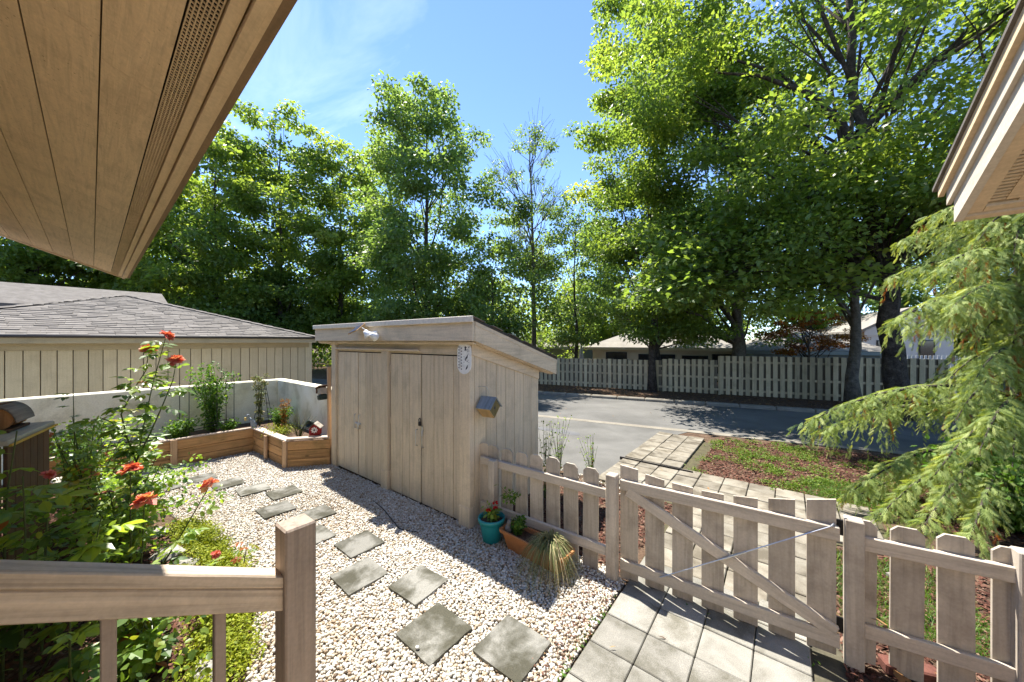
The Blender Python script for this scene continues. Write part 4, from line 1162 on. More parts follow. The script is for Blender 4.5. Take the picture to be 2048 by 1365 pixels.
def tree(name, label, base, path, r0, crown, mat, n_leaf, leaf, seed, bark=BARK, n_cl=90, rc=(0.7, 1.3), limbs=30, flat=0.55, T=LEAF, extra=None, cat='tree', lobes=0.28, group=None, twigs=0, zpow=1.0, inner=0.2, zlimb=0.0, clear=0.0, majors=None, lowT=None):
    """crown: dict z0,z1,R,off(x,y),prof"""
    rng = np.random.default_rng(seed); rr = random.Random(seed)
    t = thing(name, label, cat, base, 0, group)
    m = MB()
    k = len(path)
    pts = [polyline(path, i / (3.0 * (k - 1))) for i in range(3 * (k - 1) + 1)]
    pts = [p + Vector((rr.uniform(-.3, .3) * r0 * (0.2 if i == 0 else 1), rr.uniform(-.3, .3) * r0 * (0.2 if i == 0 else 1), 0)) for i, p in enumerate(pts)]
    rs = [r0 * (1 - 0.88 * (i / (len(pts) - 1)) ** 0.9) for i in range(len(pts))]
    rs[0] *= 1.35; 
    m.tube(pts, rs, 10)
    z0, z1, R = crown['z0'], crown['z1'], crown['R']
    ox, oy = crown.get('off', (0, 0))
    ph = rng.uniform(0, 6.28, 4)
    C = []
    for i in range(n_cl):
        zn = rng.random() ** zpow
        th = rng.uniform(0, 2 * math.pi)
        pr = math.sin(math.pi * (0.10 + 0.82 * zn)) ** 0.75 if crown.get('prof', 'round') == 'round' else (1.02 - zn) ** 0.7 * min(1, (zn + 0.08) * 5)
        lob = 1 + lobes * (math.sin(3 * th + ph[0] + 4 * zn) * 0.6 + math.sin(5 * th + ph[1] - 7 * zn) * 0.5)
        rad_ = R * pr * lob * math.sqrt(rng.uniform(inner, 1.0))
        z = z0 + (z1 - z0) * zn
        tz = min(1.0, z / path[-1][2])
        c = polyline(path, tz)
        k2 = min(1.0, zn * 1.5)
        C.append((c.x + ox + rad_ * math.cos(th), c.y + oy + rad_ * math.sin(th), z))
    if clear:
        # open gaps on the side toward the court so that the trunk shows through
        tc_ = Vector((-base[0], -base[1], 0)).normalized()
        keepC = []
        for c in C:
            ax_ = polyline(path, min(1.0, c[2] / path[-1][2]))
            v_ = Vector((c[0] - ax_.x, c[1] - ax_.y, 0))
            if v_.dot(tc_) > 0 and abs(v_.cross(tc_).z) < clear and rr.random() < 0.8:
                continue
            keepC.append(c)
        C = keepC; n_cl = len(C)
    if extra:
        C += extra
    C = np.array(C)
    Rc = rng.uniform(rc[0], rc[1], len(C))
    Rc *= np.clip(1.15 - 0.55 * (C[:, 2] - z0) / max(z1 - z0, .1), 0.5, 1.1)
    order = list(range(len(C))); rr.shuffle(order)
    if extra:
        order = list(range(n_cl, len(C))) + [o for o in order if o < n_cl]
    for i in order[:limbs + (len(extra) if extra else 0)]:
        c = Vector(C[i])
        hd = math.hypot(c.x - path[0][0], c.y - path[0][1])
        zs = max(c.z - (0.55 if i < n_cl else 0.1) * hd - rr.uniform(0.2, 1.2), max(zlimb + rr.uniform(0, 0.6) * (c.z - zlimb if c.z > zlimb else 0), 0.20 * path[-1][2]))
        s = polyline(path, min(1, zs / path[-1][2]))
        mid1 = s.lerp(c, 0.35) + Vector((rr.uniform(-.25, .25), rr.uniform(-.25, .25), 0.12 * hd * rr.uniform(0.2, 1)))
        mid2 = s.lerp(c, 0.7) + Vector((rr.uniform(-.3, .3), rr.uniform(-.3, .3), 0.10 * hd * rr.uniform(0.2, 1)))
        rb = max(0.02, r0 * (0.30 if i < n_cl else 0.13) * (1 - 0.55 * zs / path[-1][2]) * rr.uniform(0.6, 1.1))
        m.tube([s, mid1, mid2, c], [rb, rb * 0.75, rb * 0.5, rb * 0.18], 6, False)
        for q in range(2 + twigs):
            e = c + Vector((rr.uniform(-1, 1), rr.uniform(-1, 1), rr.uniform(-.3, .7) + (0.8 if twigs else 0))) * Rc[i] * (1.0 if not twigs else 1.7)
            m.tube([mid2, mid2.lerp(e, .55) + Vector((rr.uniform(-.1, .1), rr.uniform(-.1, .1), .08)), e], [rb * 0.4, rb * 0.26, 0.006], 5, False)
    for (mp_, mr_) in (majors or []):
        m.tube(mp_, [mr_ * (1 - 0.8 * i / (len(mp_) - 1)) for i in range(len(mp_))], 8, False)
    link('trunk', m.mesh('trunk', bark, True), (0, 0, 0), (0, 0, 0), t)
    if lowT:
        P, Rm, s, tint = leaf_cloud(rng, C[n_cl:], Rc[n_cl:] * 1.1, lowT[0], lowT[1], 0.42, 0.40, MAPLE, None)
        link('low_boughs', scatter('low_boughs', MAPLE[0], MAPLE[1], P, Rm, s, tint, mat), (0, 0, 0), (0, 0, 0), t)
        C, Rc = C[:n_cl], Rc[:n_cl]
    P, Rm, s, tint = leaf_cloud(rng, C, Rc, n_leaf, leaf, flat, 0.55, T, None)
    link('crown', scatter('crown', T[0], T[1], P, Rm, s, tint, mat), (0, 0, 0), (0, 0, 0), t)
    return t

def W(px_, d, z=0.0):
    # plan position from bearing and distance in front of the viewpoint
    c, s = math.cos(rad(38)), math.sin(rad(38))
    X = (px_ - 1024) / 700.0 * d
    return Vector((c * X - s * d, s * X + c * d, z))

def local(base, pts): return [tuple(Vector(p) - Vector(base)) for p in pts]

# big maple at the right of the road
bA = Vector((2.555, 14.85, 0))
pathA = local(bA, [(2.57, 14.9, 0), (2.46, 14.87, 2.0), (2.28, 14.73, 4.2), (1.88, 14.42, 6.7), (1.62, 14.21, 9.3), (1.5, 14.1, 12.2), (1.6, 14.2, 18.5)])
rngA = np.random.default_rng(99)
exA = []
for i in range(46):   # low drooping boughs that reach over the road toward the drive
    f = rngA.random()
    if i < 36:
        p = Vector((-3.9 + 4.9 * f, 12.3 + 1.8 * f + rngA.uniform(-1.0, 1.6), 3.0 + rngA.uniform(-0.3, 3.4) + 0.5 * f))
    else:
        p = Vector((1.0 + 3.6 * f, 12.6 + rngA.uniform(-1.0, 1.0), 5.4 + rngA.uniform(-0.3, 1.6)))
    exA.append(tuple(p - bA))
tree('maple_tree', 'big dark trunked maple leaning over the road at right', bA, pathA, 0.30, dict(z0=4.8, z1=20, R=5.6, off=(-0.4, -0.6)), LM, 82000, 0.15, 1, BARK, 165, (0.8, 1.5), 38, 0.5, LEAF, exA, inner=0.30, zlimb=6.0, clear=0.60, lowT=(9500, 0.18),
     majors=[(local(bA, [(1.72, 14.3, 8.3), (2.3, 14.6, 9.0), (3.2, 14.9, 10.0), (4.6, 15.2, 11.0), (6.2, 15.4, 11.8)]), 0.15), (local(bA, [(2.0, 14.5, 8.75), (2.6, 14.0, 9.2), (3.8, 13.6, 9.7), (5.2, 13.2, 10.6)]), 0.10),
             (local(bA, [(1.85, 14.4, 7.0), (1.3, 14.0, 8.6), (0.6, 13.7, 9.6), (-0.6, 13.2, 10.4), (-1.8, 12.9, 10.9)]), 0.13), (local(bA, [(2.4, 14.8, 3.4), (1.4, 14.3, 3.75), (0.5, 13.9, 4.3), (-0.6, 13.4, 4.6)]), 0.07)])
bB = Vector((1.85, 16.9, 0))
tree('maple_tree', 'slimmer pale barked maple just left of the big dark trunk', bB, [(0, 0, 0), (0.05, 0, 3), (-0.1, 0, 7), (0.1, 0.1, 17)], 0.20, dict(z0=4.6, z1=17.5, R=4.2, off=(-.3, 0.3)), LM, 26000, 0.16, 2, BARKL, 80, (0.8, 1.4), 26, zlimb=4.5)
bC = FF(9.2, 2.2)
tree('maple_tree', 'pale trunked tree just behind the board fence at its centre', bC, [(0, 0, 0), (0, 0, 3), (0.1, 0, 7), (0, 0, 16)], 0.36, dict(z0=2.2, z1=18, R=4.8, off=(-.2, -.4)), LM, 30000, 0.17, 3, BARKL, 90, (0.8, 1.5), 26, zlimb=3.6)
bD = Vector((-4.685, 16.20, 0))
tree('slender_tree', 'slender dark trunked tree in front of the board fence', bD, [(0, 0, 0), (0.02, 0, 3), (0.1, 0, 7), (0.0, 0, 17.5)], 0.17, dict(z0=2.5, z1=19.5, R=3.4, off=(0.25, 0)), LM, 50000, 0.165, 4, BARK, 120, (0.7, 1.25), 30, 0.5, zlimb=3.0)
bE = FF(5.6, 3.4)
tree('slender_tree', 'tall leafy tree behind the left part of the board fence', bE, [(0, 0, 0), (0.02, 0, 3), (0.1, 0, 7), (0.0, 0, 18)], 0.22, dict(z0=2.0, z1=20, R=3.9, off=(-0.1, 0)), LM2, 30000, 0.18, 44, BARK, 90, (0.8, 1.4), 24, 0.5)
bF = W(1065, 21)
tree('sparse_tree', 'sparse half bare tree against the sky above the shed roof corner', bF, [(0, 0, 0), (0.1, 0, 5), (0.0, 0, 9), (-0.2, 0, 14.8)], 0.18, dict(z0=6.5, z1=14.6, R=2.3), LM2, 8500, 0.15, 5, BARKL, 46, (0.5, 0.95), 40, 0.6, LEAF, None, 'tree', 0.3, None, 5)
bG = W(852, 20)
tree('tall_maple', 'tall full crowned maple behind the shed', bG, [(0, 0, 0), (0.1, 0, 4), (0.0, 0, 8), (0.1, 0, 14.6)], 0.26, dict(z0=2.4, z1=16.2, R=4.3), LM2, 54000, 0.21, 6, BARK, 210, (0.75, 1.4), 30, 0.55, LEAF, None, 'tree', 0.30, None, 0, 1.15)
for i, (px_, d, top, R, seed, lab, mt) in enumerate([
        (560, 25, 18.6, 5.2, 8, 'tall bright green maple with a pointed top above the neighbour roof', LM),
        (430, 23, 15.6, 5.0, 9, 'broad bright green tree above the hip of the neighbour roof', LM),
        (680, 27, 17.0, 4.8, 10, 'bright green tree between the pointed maple and the full crowned maple', LM),
        (310, 26, 15.0, 5.2, 12, 'leafy tree rising behind the left eave corner', LM),
        (150, 24, 14.0, 5.0, 13, 'spreading tree over the left end of the neighbour roof', LM),
        (30, 21, 14.0, 4.6, 18, 'tree at the far left edge under the soffit', LM),
        (985, 18.5, 7.6, 2.6, 14, 'low rounded tree left of the half bare tree', LM2),
        (1150, 20.5, 10.5, 2.9, 15, 'leafy tree right of the half bare tree', LM2),
        (1200, 33, 13.0, 4.2, 16, 'distant leafy tree behind the cream house roof', LM),
        (1390, 34, 16.0, 5.0, 17, 'distant tree rising behind the cream house', LM),
        (1600, 33, 17.0, 5.2, 19, 'distant tree behind the broad grey roof', LM),
        (1900, 24, 17.0, 5.0, 20, 'tall tree behind the dark board panel at right', LM2),
        (2080, 22, 14.0, 4.5, 22, 'leafy tree behind the cypress at the right edge', LM)]):
    b = W(px_, d)
    tree('leafy_tree', lab, b, [(0, 0, 0), (0.1, 0, 0.22 * top), (-0.1, 0.1, 0.5 * top), (0.0, 0, top - 1.5)], 0.24 if R > 3 else 0.13, dict(z0=2.2, z1=top, R=R), mt, (36000 if px_ < 1160 and px_ > 100 else 18000) if R > 3 else 9500, (0.275 if px_ < 1160 and px_ > 100 else 0.28) if R > 3 else 0.19, seed, BARK, 150, (0.85, 1.55) if R > 3 else (0.5, 0.95), 18, 0.55, LEAF, None, 'tree', 0.3, 'trees around the court')
# dark trunk at far left above the neighbour's roof
bT = W(62, 22)
tree('dark_trunk_tree', 'thick dark trunk under the soffit at far left', bT, [(0, 0, 0), (0, 0, 4), (0.1, 0, 9), (0, 0, 15)], 0.34, dict(z0=7, z1=16, R=4.0), LM, 9000, 0.25, 31, BARK, 50, (0.8, 1.4), 14)
# small orange japanese maple
bO = FF(11.55, 1.5)
tree('japanese_maple', 'small japanese maple with orange leaves behind the board fence', bO, [(0, 0, 0), (0.05, 0, 1.2), (0, 0, 2.2), (0.1, 0, 3.4)], 0.06, dict(z0=1.75, z1=3.5, R=1.7), LO, 6500, 0.085, 33, BARK, 46, (0.28, 0.5), 30, 0.35)

# woodland that closes the view
rng = np.random.default_rng(77)
C, Rc = [], []
for i in range(1150):
    an = rad(128) + rng.uniform(-rad(118), rad(105)); d = rng.uniform(38, 58)
    zmax = 10.5 + 3 * math.sin(an * 9.0) + 1.6 * math.sin(an * 23.0 + 1)
    C.append((d * math.cos(an), d * math.sin(an), rng.uniform(0, zmax))); Rc.append(rng.uniform(1.2, 2.4))
P, Rm, s, tint = leaf_cloud(rng, np.array(C), np.array(Rc), 115000, 0.45, 0.7)
stuff(link('woodland', scatter('woodland', LEAF[0], LEAF[1], P, Rm, s, tint, LM)))
rng = np.random.default_rng(78)
C, Rc = [], []
for i in range(480):
    px_ = rng.uniform(-250, 1180) if i < 360 else rng.uniform(930, 1330); d = rng.uniform(24, 33) if i < 360 else rng.uniform(29, 36)
    p = W(px_, d); C.append((p.x, p.y, rng.uniform(0.2, 5.2 if i < 360 else 7.5))); Rc.append(rng.uniform(0.8, 1.5))
P, Rm, s, tint = leaf_cloud(rng, np.array(C), np.array(Rc), 46000, 0.28, 0.7)
stuff(link('undergrowth', scatter('undergrowth', LEAF[0], LEAF[1], P, Rm, s, tint + 0.15, LM)))

# ------------------------------------------------------------------ cypress at the right
cy = thing('cypress_tree', 'drooping yellow green cypress with rusty cone sprays at right', 'tree', (2.80, 8.79, 0))
rng = np.random.default_rng(123); rr = random.Random(123)
m = MB()
m.tube([(0, 0, 0), (0.03, 0.02, 2.5), (-0.02, 0.03, 3.8), (0, 0, 5.0)], [0.13, 0.11, 0.07, 0.02], 9)
# spray: flat fern-like fan
ST, SF = [], []
def spray_template():
    V, Fc = [], []
    def leaflet(p, q, w):
        p = np.array(p); q = np.array(q); dv = q - p
        nrm = np.array([-dv[1], dv[0], 0]); nrm = nrm / (np.linalg.norm(nrm) + 1e-9) * w
        o = len(V)
        V.extend([tuple(p - nrm * .5), tuple(p + nrm * .5), tuple((p + q) / 2 + nrm), tuple(q), tuple((p + q) / 2 - nrm)])
        Fc.extend([(o, o + 4, o + 3), (o, o + 3, o + 1), (o + 1, o + 3, o + 2)])
    leaflet((0, 0, 0), (1, 0, -0.10), 0.024)
    for k in range(5):
        x = 0.08 + 0.17 * k
        L = 0.46 * (1 - 0.55 * x) * (0.75 if k == 0 else 1)
        for s in (-1, 1):
            leaflet((x, 0, -0.1 * x * x), (x + L * 0.80, s * L * 0.52, -0.1 * x * x - 0.08), 0.026)
    return V, Fc
SPR = spray_template()
SP, SD, SU, SS, ST_ = [], [], [], [], []
def bough(az, z, length, droop, dens=1.0):
    o = Vector((0, 0, z))
    dirh = Vector((math.cos(az), math.sin(az), 0))
    pts = []
    for i in range(7):
        t = i / 6
        pts.append(o + dirh * length * t + Vector((0, 0, 0.22 * length * t * (1 - t) * 1.4 - droop * t * t)))
    m.tube(pts, [0.035 * (1 - 0.85 * i / 6) * (length / 3) ** 0.5 for i in range(7)], 5, False)
    side = Vector((-dirh.y, dirh.x, 0))
    n = int(length * 25 * dens)
    for k in range(n):
        t = 0.12 + 0.88 * rr.random() ** 0.8
        f = t * 6; i = min(int(f), 5)
        p = pts[i].lerp(pts[i + 1], f - i)
        tang = (pts[i + 1] - pts[i]).normalized()
        s = rr.choice((-1, 1))
        out = (tang * rr.uniform(0.2, 0.9) + side * s * rr.uniform(0.15, 1.0)).normalized()
        ls = rr.uniform(0.14, 0.58) * (1.0 if t < 0.75 else 0.6)
        droop_ = rr.uniform(0.35, 1.25)
        tone = rr.gauss(0.50, 0.20)
        rust = rr.random() < 0.065
        m2 = max(3, int(ls / 0.034))
        for q in range(m2):
            g = (q + 0.5) / m2
            pos = p + out * ls * 0.75 * g * (1.15 - 0.5 * g) + Vector((0, 0, 0.035 * (1 - g) - droop_ * ls * g ** 1.6))
            sd = rr.choice((-1, 1))
            lat = out.cross(Vector((0, 0, 1)))
            dv = out * rr.uniform(0.15, 0.9) + lat * sd * rr.uniform(0.1, 0.75) + Vector((0, 0, -droop_ * rr.uniform(0.4, 1.3) * (0.4 + g)))
            SP.append(tuple(pos)); SD.append(tuple(dv)); SU.append((rr.gauss(0, .6), rr.gauss(0, .6), 0.8))
            SS.append(rr.uniform(0.065, 0.135) * (1.15 - 0.35 * g))
            ST_.append(rr.uniform(0.96, 1.0) if (rust and g > 0.4) else min(0.92, max(0.0, tone + rr.gauss(0, 0.10) + 0.12 * (g - .5))))
# boughs all round; azimuths that face the court are longest at the bottom
for i in range(150):
    z = 0.5 + 4.2 * (i / 150.0) + rr.uniform(-.1, .1)
    az = i * 2.39996
    ln = 2.9 * (1 - z / 5.6) ** 0.6 * rr.uniform(0.55, 1.0)
    tipx = 2.80 + ln * math.cos(az); tipy = 8.79 + ln * math.sin(az)
    dd = -0.6157 * tipx + 0.788 * tipy
    if 1024 + 700 * (0.788 * tipx + 0.6157 * tipy) / dd < 1835:
        continue   # the court side carries only the separate sweeping boughs below
    bough(az, z, ln, 0.30 + 0.12 * ln, 1.0)
for (px_, py_, d_, dens) in ((1605, 850, 4.9, 2.0), (1640, 865, 5.3, 1.6), (1700, 985, 4.5, 1.8), (1680, 1010, 4.9, 1.4), (1790, 645, 4.5, 1.9), (1830, 660, 4.9, 1.3), (1775, 560, 5.2, 1.3),
                             (1790, 490, 5.4, 1.4), (1850, 440, 5.2, 1.3), (1880, 540, 4.4, 1.2), (1760, 1030, 4.1, 1.5), (1850, 1050, 3.7, 1.6), (1940, 1080, 3.5, 1.6), (1870, 950, 4.0, 1.5), (1880, 810, 5.6, 1.1), (1950, 760, 4.2, 1.3), (1960, 900, 3.9, 1.4), (1900, 620, 4.2, 1.3)):
    z_ = 2.25 - (py_ - 682.5) / 700 * d_
    p = W(px_, d_) - Vector((2.80, 8.79, 0))
    ln = math.hypot(p.x, p.y)
    dr = 0.10 + 0.06 * ln
    bough(math.atan2(p.y, p.x), z_ + dr, ln, dr, dens)
link('trunk', m.mesh('trunk', BARK, True), (0, 0, 0), (0, 0, 0), cy)
SP, SD, SU, SS, ST_ = map(np.array, (SP, SD, SU, SS, ST_))
keep = SP[:, 2] > 0.05
rustk = ST_ > 0.95
SD[rustk] = np.array([0, 0, -1.0]) + rng.normal(0, .25, (rustk.sum(), 3))
link('crown', scatter('crown', SPR[0], SPR[1], SP[keep], frames(SD[keep], SU[keep]), SS[keep], ST_[keep], LC), (0, 0, 0), (0, 0, 0), cy)

# ------------------------------------------------------------------ low growth
def carpet(name, polys, n, size, mat, seed, zmax=0.06, T=LEAF, up=0.5, clump=None):
    rng = np.random.default_rng(seed)
    P = np.concatenate([sample_poly(rng, p, n) for p in polys])
    if clump:
        c = np.concatenate([sample_poly(rng, p, clump[0]) for p in polys])
        ci = rng.integers(0, len(c), len(P))
        P = c[ci] + rng.normal(0, clump[1], (len(P), 2))
    n = len(P)
    P3 = np.concatenate([P, rng.uniform(0, zmax, n)[:, None]], 1)
    d = rng.normal(0, 1, (n, 3)); d[:, 2] = np.abs(d[:, 2]) * 0.5 + (0.9 if T is BLADE else 0.1)
    u = rng.normal(0, up, (n, 3)); u[:, 2] += 1
    return stuff(link(name, scatter(name, T[0], T[1], P3, frames(d, u), size * rng.uniform(.6, 1.3, n), np.clip(rng.normal(.5, .22, n), 0, 1), mat)))
SEDP = [[(-5.9, 0.80), (-5.0, 0.84), (-4.3, 0.90), (-4.2, 1.10), (-5.0, 1.06), (-5.8, 1.0)], [(-4.2, 0.80), (-3.3, 0.55), (-2.85, 0.50), (-2.9, 0.80), (-3.5, 0.95), (-4.2, 1.07)]]
carpet('stonecrop', SEDP, 9000, 0.026, LSED, 41, 0.07, LEAF, 0.6, (160, 0.06))
carpet('ground_cover', [[(-1.3, 6.6), (0.9, 6.6), (1.6, 9.4), (-0.3, 9.7), (-1.25, 9.2)]], 9000, 0.035, LGRASS, 42, 0.05, LEAF, 0.5, (95, 0.08))
carpet('lawn_grass', [[(0.36, 3.7), (1.3, 3.9), (1.25, 5.2), (0.36, 5.1)], [(0.2, 6.65), (1.3, 6.5), (1.5, 7.5), (0.4, 7.6)]], 5200, 0.075, LG, 43, 0.01, BLADE, 0.5)
carpet('joint_weeds', [[(-1.22, 1.9), (-1.15, 1.9), (-1.15, 3.1), (-1.24, 3.1)], [(-1.0, 3.1), (0.2, 3.15), (0.2, 3.24), (-1.0, 3.2)]], 120, 0.03, LG, 46, 0.02, LEAF, 0.5)
# verge beside the drive
chips('verge_gravel', [[(-3.2, 4.75), (-1.3, 5.0), (-2.42, 5.4), (-3.4, 5.35)]], 900, 0.015, 0.04, PEB, 0.0, 47, 0.6, 1.6)

def plant(name, label, loc, stems, leafn, leaf, mat, seed, h, r, T=LEAF, cat='plant', stemr=0.006, group=None, dense=1.0, flat=1.0, leafpart='foliage', zlo=0.15, stemmat=CANE):
    rng = np.random.default_rng(seed); rr = random.Random(seed)
    t = thing(name, label, cat, loc, 0, group)
    m = MB(); C, Rc = [], []
    for i in range(stems):
        a = rr.uniform(0, 6.28); rr_ = r * math.sqrt(rr.random())
        hh = h * rr.uniform(0.65, 1.0)
        e = Vector((rr_ * math.cos(a), rr_ * math.sin(a), hh))
        mid = Vector((e.x * .35 + rr.uniform(-.02, .02), e.y * .35, hh * .5))
        m.tube([(e.x * .1, e.y * .1, 0), mid, e], [stemr, stemr * .8, stemr * .4], 5, False)
        for f in np.linspace(zlo, 1, 6):
            p = Vector((0, 0, 0)).lerp(mid, f * 2) if f < .5 else mid.lerp(e, f * 2 - 1)
            C.append(tuple(p)); Rc.append(r * 0.35 * dense)
    link('stem', m.mesh('stem', stemmat), (0, 0, 0), (0, 0, 0), t)
    if leafn:
        P, Rm, s, tint = leaf_cloud(rng, np.array(C), np.array(Rc), leafn, leaf, flat, 0.6, T, np.full(len(C), .5), 2, .22)
        link(leafpart, scatter(leafpart, T[0], T[1], P, Rm, s, tint, mat), (0, 0, 0), (0, 0, 0), t)
    return t

# planter plants
plant('tomato_plant', 'tall leafy tomato plant climbing wire supports against the white wall', (-9.12, 1.84, 0.40), 12, 2100, 0.055, LG, 61, 1.42, 0.40, ROSE_T, 'plant', 0.006, None, 0.9)
plant('herb_bush', 'low bright green herb bush at the foot of the tomato plant', (-8.92, 1.33, 0.40), 26, 1500, 0.045, LG, 62, 0.36, 0.28, ROSE_T, 'plant', 0.004, None, 1.0)
plant('herb_bush', 'small green clump beside the heron figure', (-8.82, 2.02, 0.40), 14, 620, 0.05, LG, 63, 0.22, 0.17, ROSE_T, 'plant', 0.004)
plant('basil_bush', 'rounded bright green basil bush in the planter corner', (-8.55, 2.85, 0.40), 30, 2200, 0.034, LG, 64, 0.40, 0.20, ROSE_T, 'plant', 0.004, None, 1.3)
plant('flowering_stalk', 'brownish seeding stalk beside the basil bush', (-8.18, 2.80, 0.40), 9, 700, 0.03, LO, 65, 0.66, 0.10, LEAF, 'plant', 0.004)
plant('vine', 'pale leafy vine growing up the trellis obelisk', (-8.95, 2.60, 0.40), 6, 900, 0.045, LDRY, 66, 1.30, 0.13, ROSE_T, 'plant', 0.005, None, 1.2)
plant('onion_tuft', 'thin grey green spiky tuft behind the red birdhouse', (-7.35, 2.78, 0.40), 34, 0, 0.1, LDRY, 67, 0.42, 0.34, BLADE, 'plant', 0.004)
plant('groundcover_plant', 'yellow green trailing plant at the front of the planter', (-7.85, 2.62, 0.40), 30, 900, 0.03, LSED, 68, 0.16, 0.34, LEAF, 'plant', 0.003)
ob = thing('trellis_obelisk', 'thin dark metal obelisk trellis in the planter corner', 'trellis', (-8.92, 2.66, 0.40))
for (sx_, sy_) in ((-1, -1), (1, -1), (1, 1), (-1, 1)):
    mm = MB(); mm.tube([(0.15 * sx_, 0.15 * sy_, 0), (0.02 * sx_, 0.02 * sy_, 1.0)], 0.006, 6)
    link('leg', mm.mesh('leg', BLACKM), (0, 0, 0), (0, 0, 0), ob)
for z in (0.2, 0.5, 0.8):
    h = 0.15 - 0.13 * z
    mm = MB(); mm.tube([(-h, -h, z), (h, -h, z), (h, h, z), (-h, h, z), (-h, -h, z)], 0.004, 5)
    link('ring', mm.mesh('ring', BLACKM), (0, 0, 0), (0, 0, 0), ob)
tw = thing('tomato_cage', 'thin dark wire plant supports around the tomato plant', 'plant support', (-9.0, 1.7, 0.40))
for (x, y) in ((-0.05, -0.35), (0.15, -0.25), (0.2, 0.15), (-0.05, 0.35), (0.2, 0.42)):
    mm = MB(); mm.tube([(x, y, 0), (x, y, 1.05)], 0.006, 6); link('rod', mm.mesh('rod', BLACKM), (0, 0, 0), (0, 0, 0), tw)
for z in (0.16, 0.22):
    mm = MB(); mm.tube([(0.15, -0.25, z), (0.2, 0.15, z + .05), (0.2, 0.42, z + .08)], 0.006, 6); link('cross_wire', mm.mesh('cross_wire', BLACKM), (0, 0, 0), (0, 0, 0), tw)

# heron figure, red birdhouse, small dark pot
hr = thing('heron_figure', 'small grey heron figure standing on the planter corner', 'figurine', (-8.50, 2.33, 0.497))
GREYB = plain('blue grey resin', (0.20, 0.24, 0.28), 0.6)
mm = MB()
mm.tube([(0.0, 0.05, 0.0), (0.01, 0.04, 0.05), (0.0, 0.02, 0.11), (0, -0.01, 0.17), (0, -0.03, 0.21)], [0.045, 0.052, 0.045, 0.026, 0.013], 10)
mm.tube([(0, -0.03, 0.20), (0, -0.045, 0.235), (0, -0.035, 0.262), (0, -0.055, 0.272), (0, -0.10, 0.245)], [0.013, 0.011, 0.014, 0.016, 0.003], 8)
link('body', mm.mesh('body', GREYB, True), (0, 0, 0), (0, 0, 0), hr)
mm = MB(); mm.lathe([(0.0, 0.04), (0.02, 0.035), (0.024, 0.0), (0.014, -0.03), (0, -0.03)], 10)
link('lantern', mm.mesh('lantern', plain('brass', (0.45, 0.33, 0.12), 0.4, 0.5)), (0.0, -0.10, 0.19), (0, 0, 0), hr)
rb = thing('red_birdhouse', 'small red birdhouse with white flower and pale roof on planter edge', 'birdhouse', (-6.84, 2.86, 0.523), rad(52))
link('box', prism('box', [(-.085, 0), (.085, 0), (.085, .13), (0, .205), (-.085, .13)], 0.15, RED), (0, 0, 0), (0, 0, 0), rb)
PALER = wood('pale peeling roof paint', (0.42, 0.38, 0.32), 'Y', 0.5, dirt=(0.05, 0.04, 0.035), dirt_amt=0.8)
for s in (-1, 1):
    link('roof_board', cb(0.145, 0.21, 0.012, PALER if s > 0 else BROWNW, 0.002), (s * 0.052, 0, 0.178), (0, s * rad(41), 0), rb)
mm = MB()
for k in range(8):
    a0 = k * math.pi / 4
    mm.add([(0, -0.0775, 0.10), (0.026 * math.cos(a0 - .4), -0.0775, 0.10 + 0.026 * math.sin(a0 - .4)), (0.056 * math.cos(a0 - .2), -0.0775, 0.10 + 0.056 * math.sin(a0 - .2)), (0.056 * math.cos(a0 + .2), -0.0775, 0.10 + 0.056 * math.sin(a0 + .2)), (0.026 * math.cos(a0 + .4), -0.0775, 0.10 + 0.026 * math.sin(a0 + .4))], [(4, 3, 2, 1, 0)])
me = mm.mesh('flower_print', WHITE)
link('flower_print', me, (0, 0, 0), (0, 0, 0), rb)
mm = MB(); mm.tube([(0, -0.0785, 0.10), (0, -0.080, 0.10)], 0.017, 14); link('entrance_hole', mm.mesh('entrance_hole', BLACKP), (0, 0, 0), (0, 0, 0), rb)
mm = MB(); mm.lathe([(0.0, 0.0), (0.05, 0), (0.065, 0.13), (0.07, 0.14), (0.06, 0.14), (0.05, 0.05), (0, 0.05)], 16)
tag(link('dark_pot', mm.mesh('dark_pot', DGREEN, True), (-7.22, 2.99, 0.62), (rad(70), 0, 0.4)), 'small dark pot hung on the white wall above the red birdhouse', 'pot')

# teal pot with red flowers
tpz = thing('teal_pot', 'round teal plant pot beside the shed corner', 'pot', (-2.60, 2.955, 0.02))
mm = MB(); mm.lathe([(0.0, 0.0), (0.095, 0.0), (0.10, 0.01), (0.130, 0.19), (0.134, 0.215), (0.150, 0.22), (0.154, 0.25), (0.148, 0.262), (0.136, 0.262), (0.132, 0.24), (0.125, 0.20)], 36)
link('pot_body', mm.mesh('pot_body', TEAL, True), (0, 0, 0), (0, 0, 0), tpz)
mm = MB(); mm.lathe([(0.128, 0.215), (0.06, 0.225), (0.0, 0.228)], 24); link('potting_soil', mm.mesh('potting_soil', SOIL), (0, 0, 0), (0, 0, 0), tpz)
plant('potted_flower', 'small potted plant with scarlet blooms in the teal pot', (-2.60, 2.955, 0.24), 12, 150, 0.05, LR, 71, 0.16, 0.11, ROSE_T, 'plant', 0.004)
rng = np.random.default_rng(72)
pf_ = bpy.data.objects[[o.name for o in bpy.data.objects if o.name.startswith('potted_flower')][0]]
for (x, y, z) in ((0.035, 0.02, 0.19), (-0.02, -0.03, 0.11), (0.06, -0.01, 0.15)):
    n = 26
    v = rng.normal(size=(n, 3)); v /= np.linalg.norm(v, axis=1, keepdims=True); v[:, 2] = np.abs(v[:, 2]) * .8
    link('bloom', scatter('bloom', ROSE_T[0], ROSE_T[1], v * 0.006, frames(v, rng.normal(size=(n, 3))), rng.uniform(.022, .034, n), rng.random(n), REDP), (x, y, z), (0, 0, 0), pf_)

